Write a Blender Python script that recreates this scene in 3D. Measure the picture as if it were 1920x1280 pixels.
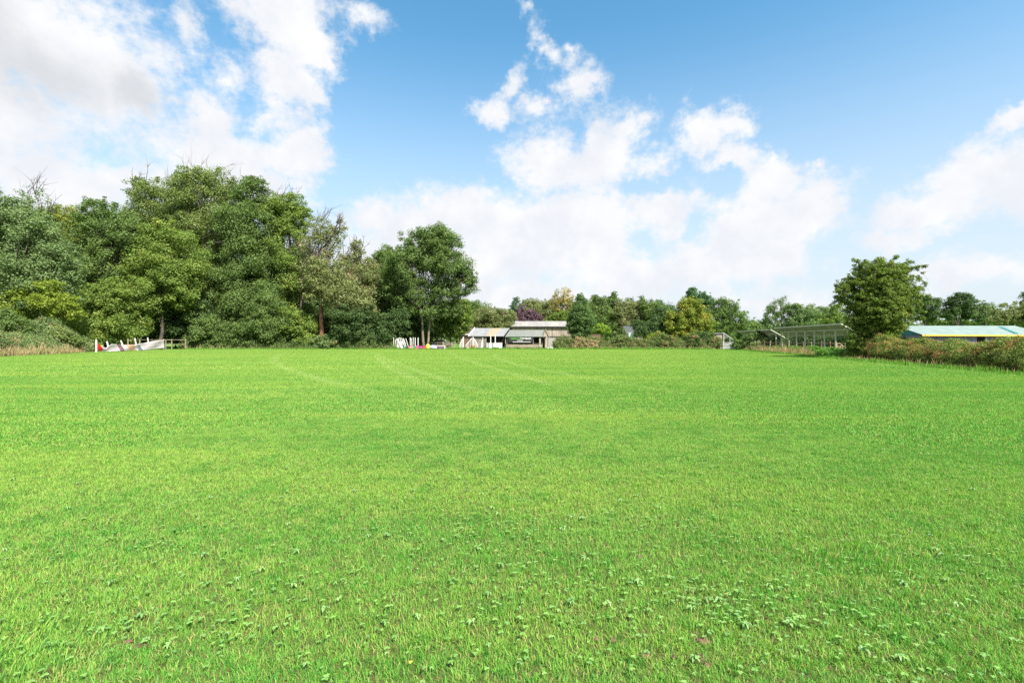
import bpy, math, zlib
import numpy as np
from math import radians as RAD, sin, cos, atan, atan2, pi, sqrt

S = bpy.context.scene
for o in list(bpy.data.objects):
    bpy.data.objects.remove(o)
COL = S.collection

# ------------------------------------------------------------ camera, exposure
F, CX, HY, CAMH = 906.7, 960.0, 638.0, 1.5       # focal length, centre column and horizon row of the 1920 px photograph
cam = bpy.data.cameras.new("camera")
cam.lens, cam.sensor_width = 17.0, 36.0
cam.shift_y = -2.0 / 1920
cam.clip_start, cam.clip_end = 0.1, 6000
camo = bpy.data.objects.new("camera", cam)
camo.location = (0, 0, CAMH)
camo.rotation_euler = (RAD(90), 0, 0)
COL.objects.link(camo)
S.camera = camo
S.view_settings.view_transform = 'Standard'
S.view_settings.look = 'None'
S.view_settings.exposure = 1.5
S.view_settings.gamma = 1.0
S.view_settings.use_curve_mapping = False
S.cycles.max_bounces = 6
S.cycles.diffuse_bounces = 3
S.cycles.transmission_bounces = 4
S.cycles.transparent_max_bounces = 4
S.cycles.use_denoising = False

SUN_EL, SUN_AZ = RAD(48), RAD(144)     # azimuth clockwise from +Y
sun = bpy.data.lights.new("sun", 'SUN')
sun.energy, sun.angle, sun.color = 3.9, RAD(4.0), (1.0, 0.95, 0.86)
suno = bpy.data.objects.new("sun", sun)
suno.rotation_euler = (RAD(90) - SUN_EL, 0, -SUN_AZ + pi)
suno.location = (0, 0, 60)
COL.objects.link(suno)


class NT:
    """small helper for node trees"""
    def __init__(s, tree):
        s.t, s.n, s.l = tree, tree.nodes, tree.links

    def node(s, typ, **kw):
        n = s.n.new(typ)
        for k, v in kw.items():
            setattr(n, k, v)
        return n

    def put(s, sock, v):
        if hasattr(v, 'is_output'):
            s.l.new(v, sock)
        elif v is not None:
            sock.default_value = v

    def math(s, op, a, b=None, c=None, clamp=False):
        n = s.node('ShaderNodeMath', operation=op, use_clamp=clamp)
        s.put(n.inputs[0], a)
        s.put(n.inputs[1], b)
        s.put(n.inputs[2], c)
        return n.outputs[0]

    def vmath(s, op, a, b=None):
        n = s.node('ShaderNodeVectorMath', operation=op)
        s.put(n.inputs[0], a)
        s.put(n.inputs[1], b)
        return n.outputs['Value'] if op in ('LENGTH', 'DOT_PRODUCT') else n.outputs[0]

    def noise(s, vec, scale, detail=3, rough=0.5, color=False, dist=0.0):
        n = s.node('ShaderNodeTexNoise')
        s.put(n.inputs['Vector'], vec)
        n.inputs['Scale'].default_value = scale
        n.inputs['Detail'].default_value = detail
        n.inputs['Roughness'].default_value = rough
        n.inputs['Distortion'].default_value = dist
        return n.outputs['Color' if color else 0]

    def step(s, v, a, b, lo=0.0, hi=1.0):
        n = s.node('ShaderNodeMapRange', interpolation_type='SMOOTHSTEP')
        s.put(n.inputs[0], v)
        for i, x in enumerate((a, b, lo, hi)):
            n.inputs[1 + i].default_value = x
        return n.outputs[0]

    def mix(s, f, a, b, blend='MIX'):
        n = s.node('ShaderNodeMix', data_type='RGBA', blend_type=blend)
        s.put(n.inputs[0], f)
        for i, v in ((6, a), (7, b)):
            s.put(n.inputs[i], v if hasattr(v, 'is_output') or len(v) == 4 else (*v, 1))
        return n.outputs[2]

    def mapping(s, vec, loc=(0, 0, 0), rot=(0, 0, 0), scale=(1, 1, 1), typ='POINT'):
        n = s.node('ShaderNodeMapping', vector_type=typ)
        s.put(n.inputs[0], vec)
        n.inputs[1].default_value, n.inputs[2].default_value, n.inputs[3].default_value = loc, rot, scale
        return n.outputs[0]


# ------------------------------------------------------------ sky with clouds
world = bpy.data.worlds.new("World")
S.world = world
world.use_nodes = True
w = NT(world.node_tree)
w.n.clear()
sky = w.node('ShaderNodeTexSky', sky_type='NISHITA')
sky.sun_disc = False
sky.sun_elevation, sky.sun_rotation = SUN_EL, SUN_AZ
sky.altitude, sky.air_density, sky.dust_density, sky.ozone_density = 50, 1.0, 0.6, 1.6
SKY_STRENGTH = 0.12
tc = w.node('ShaderNodeTexCoord').outputs['Generated']
sep = w.node('ShaderNodeSeparateXYZ')
w.l.new(tc, sep.inputs[0])
X, Y, Z = sep.outputs
az = w.math('ARCTAN2', X, Y)
el = w.math('ARCTAN2', Z, w.math('SQRT', w.math('ADD', w.math('MULTIPLY', X, X), w.math('MULTIPLY', Y, Y))))
comb = w.node('ShaderNodeCombineXYZ')
w.l.new(az, comb.inputs[0])
w.l.new(el, comb.inputs[1])
uv = comb.outputs[0]
warp1 = w.vmath('SUBTRACT', w.noise(tc, 4.0, 2, 0.5, True), (0.5, 0.5, 0.5))
warp2 = w.vmath('SUBTRACT', w.noise(tc, 15.0, 5, 0.65, True), (0.5, 0.5, 0.5))
uvw = w.vmath('ADD', uv, w.vmath('ADD', w.vmath('MULTIPLY', warp1, (0.10, 0.08, 0)),
                                 w.vmath('MULTIPLY', warp2, (0.10, 0.085, 0))))


def blob(px, py, rx, ry, rot=0, vec=None):
    u = atan2(px - CX, F)
    v = atan((HY - py) / sqrt(F * F + (px - CX) ** 2))
    su = rx * cos(u) ** 2 / F
    sv = ry * cos(u) * cos(v) ** 2 / F
    m = w.mapping(vec or uvw, (u, v, 0), (0, 0, RAD(rot)), (su, sv, 1), 'TEXTURE')
    return w.math('SUBTRACT', 1.0, w.vmath('LENGTH', m))


def field(bl, vec=None):
    out = None
    for b in bl:
        wt = b[5] if len(b) > 5 else 1.0
        e = blob(*b[:5], vec=vec) if len(b) > 4 else blob(*b, vec=vec)
        if wt != 1.0:
            e = w.math('SUBTRACT', w.math('MULTIPLY', w.math('ADD', e, 0.5), wt), 0.5)
        if out is None:
            out = e
        else:
            n = w.node('ShaderNodeMath', operation='SMOOTH_MAX')
            w.put(n.inputs[0], out)
            w.put(n.inputs[1], e)
            n.inputs[2].default_value = 0.25
            out = n.outputs[0]
    return out


clouds = [
    (120, 90, 250, 190), (-40, 210, 270, 190), (90, 330, 260, 70), (215, 150, 130, 120),
    (365, 215, 60, 75), (400, 275, 130, 75), (545, 275, 80, 70), (430, 340, 190, 70),
    (540, 40, 120, 110), (520, 150, 95, 75), (600, 90, 60, 60), (560, 180, 60, 40, 0, 0.90),
    (430, 20, 70, 60, 0, 0.68), (690, 30, 90, 50, 0, 0.69), (350, 50, 45, 100, 0, 0.65), (395, 130, 60, 60, 0, 0.65),
    (470, 210, 60, 40, 0, 0.63), (-60, 40, 200, 260),
    (1087, 155, 50, 56, 0, 0.95), (1060, 100, 36, 30, 0, 0.69), (1022, 75, 22, 60, 20, 0.67), (1012, 205, 56, 34, 0, 0.75),
    (955, 165, 26, 70, -35, 0.71), (918, 212, 50, 26, 0, 0.73), (990, 25, 22, 34, 20, 0.59),
    (1120, 280, 105, 90), (1030, 310, 80, 60), (1180, 240, 60, 55, 0, 0.78), (1240, 290, 60, 45, 0, 0.73),
    (880, 395, 150, 55), (730, 415, 120, 50), (1010, 430, 300, 95), (800, 490, 300, 80), (1240, 385, 120, 50), (1150, 500, 200, 70),
    (1325, 238, 70, 55), (1385, 225, 55, 36), (1385, 290, 75, 48, -30), (1440, 345, 60, 55), (1510, 400, 110, 75),
    (1410, 420, 100, 70), (1350, 490, 130, 55), (1460, 480, 140, 50), (1260, 430, 60, 40, 0, 0.78),
    (1915, 225, 75, 34, 20), (1940, 190, 40, 45), (1840, 345, 140, 60, 15), (1760, 395, 130, 50, 12), (1690, 450, 110, 32), (1930, 350, 110, 70),
    (1525, 312, 22, 18, 0, 0.68), (1466, 300, 20, 16, 0, 0.73),
    (1800, 520, 260, 40, 0, 0.78), (1450, 560, 300, 40, 0, 0.73), (900, 570, 500, 60, 0, 0.90),
]
fld = field(clouds)
n1 = w.noise(tc, 7.0, 8, 0.6)
n2 = w.noise(w.mapping(tc, scale=(1, 1, 1.6)), 28.0, 6, 0.62)
dens = w.math('ADD', fld, w.math('ADD', w.math('MULTIPLY', w.math('SUBTRACT', n1, 0.5), 1.3),
                                 w.math('MULTIPLY', w.math('SUBTRACT', n2, 0.5), 0.95)))
# broken cloud over the rest of the sky, behind and above the picture
n4 = w.noise(tc, 75.0, 4, 0.6)
dens = w.math('ADD', dens, w.math('MULTIPLY', w.math('SUBTRACT', n4, 0.5), 0.6))
gaps = field([(1240, 345, 40, 22), (1190, 352, 30, 14), (1335, 425, 34, 26), (1215, 460, 40, 20), (1365, 330, 26, 20), (1560, 470, 60, 26), (1090, 250, 20, 26), (1600, 540, 90, 20)])
dens = w.math('SUBTRACT', dens, w.math('MULTIPLY', w.math('MAXIMUM', w.math('ADD', gaps, 0.6), 0.0), 0.42))
n3 = w.noise(w.mapping(tc, scale=(1, 1, 1.8)), 2.2, 7, 0.58)
a_front = w.step(dens, -0.24, 0.56)
rest = w.step(n3, 0.38, 0.56)
away = w.math('MAXIMUM', w.step(Y, 0.45, 0.15), w.step(el, 0.66, 0.85))
alpha = w.math('MAXIMUM', a_front, w.math('MULTIPLY', rest, away))
# cloud colour: bright, greyer in thick undersides
grey = field([(60, 130, 240, 95), (250, 170, 80, 60), (-80, 60, 200, 160)])
g1 = w.step(w.math('ADD', grey, w.math('MULTIPLY', w.math('SUBTRACT', n1, 0.5), 0.8)), -0.1, 0.9)
lowg = w.math('MULTIPLY', w.step(n1, 0.35, 0.68), w.step(el, 0.62, 0.1, 0.0, 0.35))
edge = w.step(w.noise(tc, 11.0, 7, 0.6), 0.3, 0.7)
ccol = w.mix(edge, (0.305, 0.316, 0.336), (0.360, 0.362, 0.366))
ccol = w.mix(w.math('MULTIPLY', g1, 0.85, clamp=True), ccol, (0.245, 0.254, 0.268))
ccol = w.mix(lowg, ccol, (0.288, 0.303, 0.328))
# clear sky
hsv = w.node('ShaderNodeHueSaturation')
hsv.inputs['Hue'].default_value = 0.49
hsv.inputs['Saturation'].default_value = 1.0
hsv.inputs['Value'].default_value = 1.0
w.l.new(sky.outputs[0], hsv.inputs['Color'])
clear = w.vmath('MULTIPLY', hsv.outputs[0], (SKY_STRENGTH * 0.43, SKY_STRENGTH * 0.70, SKY_STRENGTH * 0.76))
air = w.step(el, 0.60, 0.02)
clear = w.mix(w.math('MULTIPLY', air, 0.9), clear, (0.285, 0.298, 0.318))
final = w.mix(alpha, clear, ccol)
below = w.step(el, 0.0, -0.05)
final = w.mix(below, final, (0.06, 0.09, 0.03))
bg = w.node('ShaderNodeBackground')
w.l.new(final, bg.inputs[0])
bg.inputs[1].default_value = 1.0
wo = w.node('ShaderNodeOutputWorld')
w.l.new(bg.outputs[0], wo.inputs[0])
world.cycles.sampling_method = 'MANUAL'
world.cycles.sample_map_resolution = 512


# ------------------------------------------------------------ helpers
def at(px, py, D):
    return ((px - CX) / F * D, D, CAMH + (HY - py) / F * D)


def gx(px, D):
    return (px - CX) / F * D


def rng_for(s):
    return np.random.default_rng(zlib.crc32(s.encode()))


def tag(o, label=None, cat=None, group=None, kind=None):
    if label:
        o['label'] = label
    if cat:
        o['category'] = cat
    if group:
        o['group'] = group
    if kind:
        o['kind'] = kind
    return o


def empty(name, loc, label, cat, group=None, rz=0.0):
    o = bpy.data.objects.new(name, None)
    o.location = loc
    o.rotation_euler = (0, 0, rz)
    o.empty_display_size = 0.3
    COL.objects.link(o)
    return tag(o, label, cat, group)


def copy_tree(o, parent=None):
    c = o.copy()
    COL.objects.link(c)
    c.parent = parent
    for ch in [x for x in bpy.data.objects if x.parent == o]:
        copy_tree(ch, c)
    return c


def link(name, me, mats, parent=None, label=None):
    if not isinstance(mats, (list, tuple)):
        mats = [mats]
    for m in mats:
        me.materials.append(m)
    o = bpy.data.objects.new(name, me)
    COL.objects.link(o)
    if parent is not None:
        o.parent = parent
    if label:
        o['label'] = label
    return o


def np_mesh(name, V, faces_n, F_idx, var=None):
    """V (n,3); faces all with faces_n corners (flat index array)"""
    me = bpy.data.meshes.new(name)
    nf = len(F_idx) // faces_n
    me.vertices.add(len(V))
    me.vertices.foreach_set('co', np.ascontiguousarray(V, dtype=np.float32).ravel())
    me.loops.add(len(F_idx))
    me.loops.foreach_set('vertex_index', np.ascontiguousarray(F_idx, dtype=np.int32))
    me.polygons.add(nf)
    me.polygons.foreach_set('loop_start', np.arange(0, nf * faces_n, faces_n, dtype=np.int32))
    me.polygons.foreach_set('loop_total', np.full(nf, faces_n, dtype=np.int32))
    me.update(calc_edges=True)
    if var is not None:
        a = me.attributes.new('var', 'FLOAT_COLOR', 'POINT')
        a.data.foreach_set('color', np.ascontiguousarray(var, dtype=np.float32).ravel())
    return me


class MB:
    """collects boxes, bars, tubes and free faces into one mesh"""
    def __init__(s, org=(0, 0, 0)):
        s.v, s.f, s.m, s.o = [], [], [], org

    def add(s, vs, fs, mi=0):
        b = len(s.v)
        s.v += [(p[0] - s.o[0], p[1] - s.o[1], p[2] - s.o[2]) for p in vs]
        for f in fs:
            s.f.append([b + i for i in f])
            s.m.append(mi)
        return s

    def box(s, c, d, rz=0.0, mi=0):
        ca, sa = cos(rz), sin(rz)
        vs = []
        for z in (-.5, .5):
            for x, y in ((-.5, -.5), (.5, -.5), (.5, .5), (-.5, .5)):
                dx, dy = x * d[0], y * d[1]
                vs.append((c[0] + dx * ca - dy * sa, c[1] + dx * sa + dy * ca, c[2] + z * d[2]))
        return s.add(vs, [(3, 2, 1, 0), (4, 5, 6, 7), (0, 1, 5, 4), (1, 2, 6, 5), (2, 3, 7, 6), (3, 0, 4, 7)], mi)

    def bar(s, p, q, w_, h_=None, mi=0):
        p, q = np.array(p, float), np.array(q, float)
        h_ = h_ or w_
        d = q - p
        d /= np.linalg.norm(d)
        up = np.array((0, 0, 1.0)) if abs(d[2]) < 0.95 else np.array((0, 1.0, 0))
        a = np.cross(d, up)
        a /= np.linalg.norm(a)
        b = np.cross(a, d)
        vs = [e + a * sx * w_ / 2 + b * sz * h_ / 2 for e in (p, q) for sx, sz in ((-1, -1), (1, -1), (1, 1), (-1, 1))]
        return s.add([tuple(v) for v in vs], [(3, 2, 1, 0), (4, 5, 6, 7), (0, 1, 5, 4), (1, 2, 6, 5), (2, 3, 7, 6), (3, 0, 4, 7)], mi)

    def tube(s, pts, rad, n=8, mi=0):
        pts = [np.array(p, float) for p in pts]
        vs, fs = [], []
        for i, p in enumerate(pts):
            d = pts[min(i + 1, len(pts) - 1)] - pts[max(i - 1, 0)]
            d /= np.linalg.norm(d) + 1e-9
            up = np.array((0.31, 0.95, 0.05)) if abs(d[2]) > 0.5 else np.array((0, 0, 1.0))
            a = np.cross(d, up)
            a /= np.linalg.norm(a)
            b = np.cross(d, a)
            r = rad[i] if hasattr(rad, '__len__') else rad
            for k in range(n):
                t = 2 * pi * k / n
                vs.append(tuple(p + (a * cos(t) + b * sin(t)) * r))
        for i in range(len(pts) - 1):
            for k in range(n):
                k2 = (k + 1) % n
                fs.append((i * n + k, i * n + k2, (i + 1) * n + k2, (i + 1) * n + k))
        fs.append(tuple(range(n))[::-1])
        fs.append(tuple((len(pts) - 1) * n + k for k in range(n)))
        return s.add(vs, fs, mi)

    def slab(s, quad, t, mi=0):
        """a quad given by four corners, given thickness t below it"""
        q = [np.array(p, float) for p in quad]
        n = np.cross(q[1] - q[0], q[3] - q[0])
        n /= np.linalg.norm(n)
        if n[2] < 0:
            n = -n
        lo = [p - n * t for p in q]
        vs = [tuple(p) for p in q + lo]
        return s.add(vs, [(0, 1, 2, 3), (7, 6, 5, 4), (0, 4, 5, 1), (1, 5, 6, 2), (2, 6, 7, 3), (3, 7, 4, 0)], mi)

    def build(s, name, mats, parent=None, label=None, smooth=False):
        me = bpy.data.meshes.new(name)
        me.from_pydata(s.v, [], s.f)
        if any(s.m):
            me.polygons.foreach_set('material_index', s.m)
        if smooth:
            me.polygons.foreach_set('use_smooth', [True] * len(s.f))
        me.update()
        return link(name, me, mats, parent, label)


# ------------------------------------------------------------ materials
def new_mat(name):
    m = bpy.data.materials.new(name)
    m.use_nodes = True
    t = NT(m.node_tree)
    t.n.clear()
    out = t.node('ShaderNodeOutputMaterial')
    return m, t, out


def leaf_mat(name, base, alt, accent=None, acc=0.0, trans=0.3, big=0.25, spec=0.15):
    """base and alt are the two leaf colours; accent is worn by a share acc of the leaves, gathered in patches"""
    m, t, out = new_mat(name)
    at_ = t.node('ShaderNodeAttribute', attribute_name='var')
    sp = t.node('ShaderNodeSeparateColor')
    t.l.new(at_.outputs['Color'], sp.inputs[0])
    r, g, b = sp.outputs
    geo = t.node('ShaderNodeNewGeometry').outputs['Position']
    nz = t.noise(geo, big, 3, 0.6)
    f = t.math('ADD', t.math('MULTIPLY', r, 0.25), t.math('MULTIPLY', t.math('ADD', g, nz), 0.5), clamp=True)
    c = t.mix(f, base, alt)
    if accent is not None:
        k = t.math('ADD', t.math('MULTIPLY', b, 0.6), t.math('MULTIPLY', t.math('SUBTRACT', t.noise(geo, big * 1.7, 2), 0.5), 1.6))
        k = t.math('ADD', k, t.math('MULTIPLY', r, 0.3))
        c = t.mix(t.step(k, 0.95 - acc, 1.1 - acc), c, accent)
    hv = t.node('ShaderNodeHueSaturation')
    t.put(hv.inputs['Color'], c)
    t.put(hv.inputs['Value'], t.math('ADD', 0.74, t.math('MULTIPLY', r, 0.52)))
    c = hv.outputs[0]
    p = t.node('ShaderNodeBsdfPrincipled')
    t.put(p.inputs['Base Color'], c)
    p.inputs['Roughness'].default_value = 0.5
    p.inputs['Specular IOR Level'].default_value = spec
    tr = t.node('ShaderNodeBsdfTranslucent')
    t.put(tr.inputs[0], t.mix(1.0, c, (1.15, 1.25, 0.5), 'MULTIPLY'))
    mx = t.node('ShaderNodeMixShader')
    mx.inputs[0].default_value = trans
    t.l.new(p.outputs[0], mx.inputs[1])
    t.l.new(tr.outputs[0], mx.inputs[2])
    t.l.new(mx.outputs[0], out.inputs[0])
    return m


def solid(name, col, col2=None, scale=3.0, rough=0.8, stretch=(1, 1, 1), spec=0.3, bump=0.0, metal=0.0, wave=None, wcol=0.25, detail=5):
    """painted or weathered surface: two colours mixed by noise; wave = (direction, spacing) adds ribs or boards"""
    m, t, out = new_mat(name)
    tcn = t.node('ShaderNodeTexCoord').outputs['Object']
    v = t.mapping(tcn, scale=stretch)
    n = t.noise(v, scale, detail, 0.6)
    c = t.mix(t.step(n, 0.35, 0.65), col, col2 or tuple(x * 0.75 for x in col))
    h = t.math('MULTIPLY', n, bump)
    if wave:
        d, sp = wave
        s2 = t.node('ShaderNodeSeparateXYZ')
        t.l.new(tcn, s2.inputs[0])
        x = s2.outputs['XYZ'.index(d)]
        ph = t.math('MULTIPLY', x, 1.0 / sp)
        cell = t.math('FLOOR', ph)
        fr = t.math('FRACT', ph)
        gap = t.step(t.math('ABSOLUTE', t.math('SUBTRACT', fr, 0.5)), 0.40, 0.5)
        wn = t.node('ShaderNodeTexWhiteNoise', noise_dimensions='1D')
        t.put(wn.inputs['W'], cell)
        hv = t.node('ShaderNodeHueSaturation')
        t.put(hv.inputs['Color'], c)
        t.put(hv.inputs['Value'], t.math('ADD', 1.0 - wcol, t.math('MULTIPLY', wn.outputs[0], 2 * wcol)))
        c = hv.outputs[0]
        h = t.math('SUBTRACT', h, gap)
    p = t.node('ShaderNodeBsdfPrincipled')
    t.put(p.inputs['Base Color'], c)
    p.inputs['Roughness'].default_value = rough
    p.inputs['Metallic'].default_value = metal
    p.inputs['Specular IOR Level'].default_value = spec
    if bump or wave:
        bn = t.node('ShaderNodeBump')
        bn.inputs['Strength'].default_value = 0.6
        bn.inputs['Distance'].default_value = 0.03
        t.put(bn.inputs['Height'], h)
        t.l.new(bn.outputs[0], p.inputs['Normal'])
    t.l.new(p.outputs[0], out.inputs[0])
    return m


M = {}
M['bark'] = solid('bark', (0.105, 0.085, 0.065), (0.05, 0.042, 0.033), 4, stretch=(1, 1, .25), bump=1.0)
M['bark_pale'] = solid('bark_pale', (0.21, 0.175, 0.125), (0.12, 0.095, 0.065), 4, stretch=(1, 1, .25), bump=1.0)
M['bark_red'] = solid('bark_red', (0.22, 0.10, 0.055), (0.10, 0.06, 0.035), 5, stretch=(1, 1, .25), bump=1.0)
M['stem'] = solid('stem', (0.17, 0.10, 0.06), (0.10, 0.07, 0.04), 6)
M['white_paint'] = solid('white_paint', (0.66, 0.65, 0.63), (0.54, 0.53, 0.50), 6, rough=0.5)
M['cream'] = solid('cream', (0.38, 0.34, 0.26), (0.30, 0.265, 0.20), 4)
M['grey_wood'] = solid('grey_wood', (0.30, 0.27, 0.22), (0.18, 0.155, 0.12), 5, stretch=(1, 1, .3))
M['fence_wood'] = solid('fence_wood', (0.34, 0.29, 0.20), (0.20, 0.165, 0.11), 8)
M['brown_wood'] = solid('brown_wood', (0.19, 0.11, 0.06), (0.11, 0.07, 0.04), 6)
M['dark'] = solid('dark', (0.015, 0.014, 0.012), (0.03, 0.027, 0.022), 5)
M['steel'] = solid('steel', (0.40, 0.41, 0.40), (0.31, 0.32, 0.31), 4, rough=0.5)


# ------------------------------------------------------------ foliage
def perp(n, rg):
    a = rg.normal(size=n.shape)
    a -= (a * n).sum(1, keepdims=True) * n
    return a / (np.linalg.norm(a, axis=1, keepdims=True) + 1e-9)


def unit(a):
    return a / (np.linalg.norm(a, axis=1, keepdims=True) + 1e-9)


def leaf_mesh(name, C, R, cnt, L, rg, zmin=0.03, droop=0.25, upb=0.35, aspect=0.62, shell=0.4):
    """kite-shaped leaves filling ellipsoidal clumps. C centres (n,3), R radii (n,3), cnt leaves per clump"""
    C, R = np.asarray(C, float), np.asarray(R, float)
    cnt = np.asarray(cnt, int)
    idx = np.repeat(np.arange(len(C)), cnt)
    N = len(idx)
    d = unit(rg.normal(size=(N, 3)))
    rad = rg.random(N) ** shell
    rad *= 1 + 0.55 * (rg.random(N) ** 3)
    P = C[idx] + d * R[idx] * rad[:, None]
    P[:, 2] = np.maximum(P[:, 2], zmin + rg.random(N) * 0.12)
    n = unit(d * 0.85 + rg.normal(size=(N, 3)) * 0.42 + np.array((0, 0, upb)))
    t = perp(n, rg)
    t[:, 2] -= droop
    t = unit(t - (t * n).sum(1, keepdims=True) * n)
    s = np.cross(n, t)
    ll = L * (0.6 + 0.8 * rg.random(N))[:, None]
    ww = ll * aspect * 0.5
    V = np.empty((N, 4, 3))
    V[:, 0] = P - t * ll * 0.5
    V[:, 1] = P + s * ww - t * ll * 0.05
    V[:, 2] = P + t * ll * 0.5 - n * ll * 0.08
    V[:, 3] = P - s * ww - t * ll * 0.05
    var = np.ones((N, 4, 4))
    var[:, :, 0] = rg.random(N)[:, None]
    cr = rg.random((len(C), 2))
    var[:, :, 1] = cr[idx, 0][:, None]
    var[:, :, 2] = cr[idx, 1][:, None]
    return np_mesh(name, V.reshape(-1, 3), 4, np.arange(N * 4), var.reshape(-1, 4))


def clumps_in(c, r, rg, n, rc, flat=0.75, out=0.16, inner=0.3):
    d = unit(rg.normal(size=(n, 3)))
    q = inner + (1 - inner) * rg.random(n) ** 0.5
    far = rg.random(n) < out
    q = np.where(far, 0.98 + 0.14 * rg.random(n), q * 0.93)
    C = np.array(c) + d * np.array(r) * q[:, None]
    s = rc * (0.55 + 0.8 * rg.random(n)) * np.where(far, 0.6, 1.0)
    R = np.stack([s, s, s * flat], 1)
    return C, R


def curve(p, q, rg, bow=0.12, n=5, rise=0.0):
    p, q = np.array(p, float), np.array(q, float)
    L = np.linalg.norm(q - p)
    off = rg.normal(size=3) * bow * L
    pts = []
    for i in range(n + 1):
        t = i / n
        e = p * (1 - t) + q * t + off * 4 * t * (1 - t) * 0.5 + np.array((0, 0, rise * L * 4 * t * (1 - t) * 0.25))
        pts.append(e + rg.normal(size=3) * 0.012 * L * (0 < i < n))
    return pts


LEAFCOUNT = [0]


def tree(name, label, cat, D, lobes, mat, sprays=(), trunk=None, tw=0.25, L=0.25, dens=1.0, rc=None, bark='bark', group=None, fork=0.35,
         depth=0.9, flat=0.74, twigs=6, dead=0, stems=None, zb=None, out=0.16, inner=0.3, shell=0.33, aspect=0.62):
    """lobes are (column, row, half width, half height[, depth offset m]) read off the photograph at distance D"""
    rg = rng_for(label)
    k = D / F
    tx = trunk if trunk is not None else lobes[0][0]
    base = np.array((gx(tx, D), D, 0.0))
    root = empty(name, tuple(base), label, cat, group)
    Cs, Rs = [], []
    mb = MB()
    top = max(CAMH + (HY - l[1]) * k + l[3] * k for l in lobes)
    fz = top * fork
    stems = stems or [(tx, 1.0)]
    forks = []
    for (sx, wgt) in stems:
        o = np.array((gx(sx, D) - base[0], 0.1 * rg.normal(), fz * (0.9 + 0.2 * rg.random())))
        st = np.array((o[0] * 0.35 if len(stems) > 1 else 0.0, 0, -0.1))
        o2 = o.copy()
        o2[0] += rg.normal() * 0.03 * fz
        pts = curve(st, o2, rg, 0.04, 5)
        mb.tube(pts, [tw * wgt * (1.25 if i == 0 else 1.0 - 0.07 * i) for i in range(len(pts))], 9)
        forks.append((o2, tw * wgt * 0.65))
    for l in lobes:
        c = np.array(at(l[0], l[1], D)) - base
        c[1] += (l[4] if len(l) > 4 else rg.uniform(-0.25, 0.25) * l[2] * k)
        r = np.array((l[2] * k, l[2] * k * depth, l[3] * k))
        rcc = rc or min(max(0.30 * min(r[0], r[2]), L * 1.6), 1.7)
        area = 4 * pi * ((r[0] * r[1]) ** 1.6 / 3 + (r[0] * r[2]) ** 1.6 / 3 + (r[1] * r[2]) ** 1.6 / 3) ** (1 / 1.6)
        n = int(max(8, 1.2 * area / (pi * rcc * rcc)))
        C, R = clumps_in(c, r, rg, n, rcc, flat, out, inner)
        keep = C[:, 2] > 0.1
        C, R = C[keep], R[keep]
        Cs.append(C)
        Rs.append(R)
        fk, fr = min(forks, key=lambda f: abs(f[0][0] - c[0]))
        if c[2] > fz * 0.8:
            e = c + np.array((0, 0, r[2] * 0.25))
            pts = curve(fk, e, rg, 0.10, 6, 0.1)
            mb.tube(pts, [fr * (1 - 0.13 * i) for i in range(len(pts))], 7)
            for j in range(min(twigs, len(C))):
                q = C[rg.integers(len(C))]
                a = pts[int(rg.integers(2, len(pts)))]
                tp = curve(a, q, rg, 0.12, 4, 0.15)
                mb.tube(tp, [fr * 0.32 * (1 - 0.2 * i) + 0.008 for i in range(len(tp))], 5)
        for j in range(dead):
            a = c + np.array((rg.uniform(-.5, .5) * r[0], rg.uniform(-.5, .5) * r[1], 0.55 * r[2]))
            q = a + np.array((rg.uniform(-.4, .8) * r[0], rg.uniform(-.3, .3) * r[1], (0.7 + 0.5 * rg.random()) * r[2]))
            tp = curve(a, q, rg, 0.15, 4)
            mb.tube(tp, [0.05 * (1 - 0.2 * i) + 0.008 for i in range(len(tp))], 5)
            for jj in range(4):
                b = tp[int(rg.integers(1, 4))]
                q2 = b + (q - a) * rg.uniform(.2, .45) + rg.normal(size=3) * 0.25 * r[0]
                mb.tube([b, (b + q2) / 2 + rg.normal(size=3) * .08, q2], [0.022, 0.016, 0.008], 4)
    for (ax, ay, bx_, by_, hgt_) in sprays:              # arching shoots that leave the crown
        a, b = np.array(at(ax, ay, D)) - base, np.array(at(bx_, by_, D)) - base
        off = rg.uniform(-.6, .6)
        pts = []
        for i in range(9):
            u = i / 8
            pts.append(a * (1 - u) + b * u + np.array((0, off, hgt_ * k * 4 * u * (1 - u))))
        mb.tube(pts, [0.028 * (1 - 0.1 * i) for i in range(9)], 4)
        m_ = 9
        uu = 0.15 + 0.85 * rg.random(m_)
        c_ = np.array([[np.interp(q, np.linspace(0, 1, 9), [p_[ax_] for p_ in pts]) for ax_ in range(3)] for q in uu])
        s_ = L * 1.1 * (0.7 + rg.random(m_))
        Cs.append(c_ + rg.normal(size=(m_, 3)) * L * .5)
        Rs.append(np.stack([s_, s_, s_ * .8], 1))
    C, R = np.concatenate(Cs), np.concatenate(Rs)
    cnt = np.maximum(6, dens * 2.1 * pi * R[:, 0] * R[:, 2] / (0.5 * L * L * aspect)).astype(int)
    LEAFCOUNT[0] += int(cnt.sum())
    me = leaf_mesh('crown', C, R, cnt, L, rg, shell=shell, aspect=aspect)
    link('crown', me, mat, root)
    mb.build('trunk', M[bark], root, smooth=True)
    return root


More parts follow.
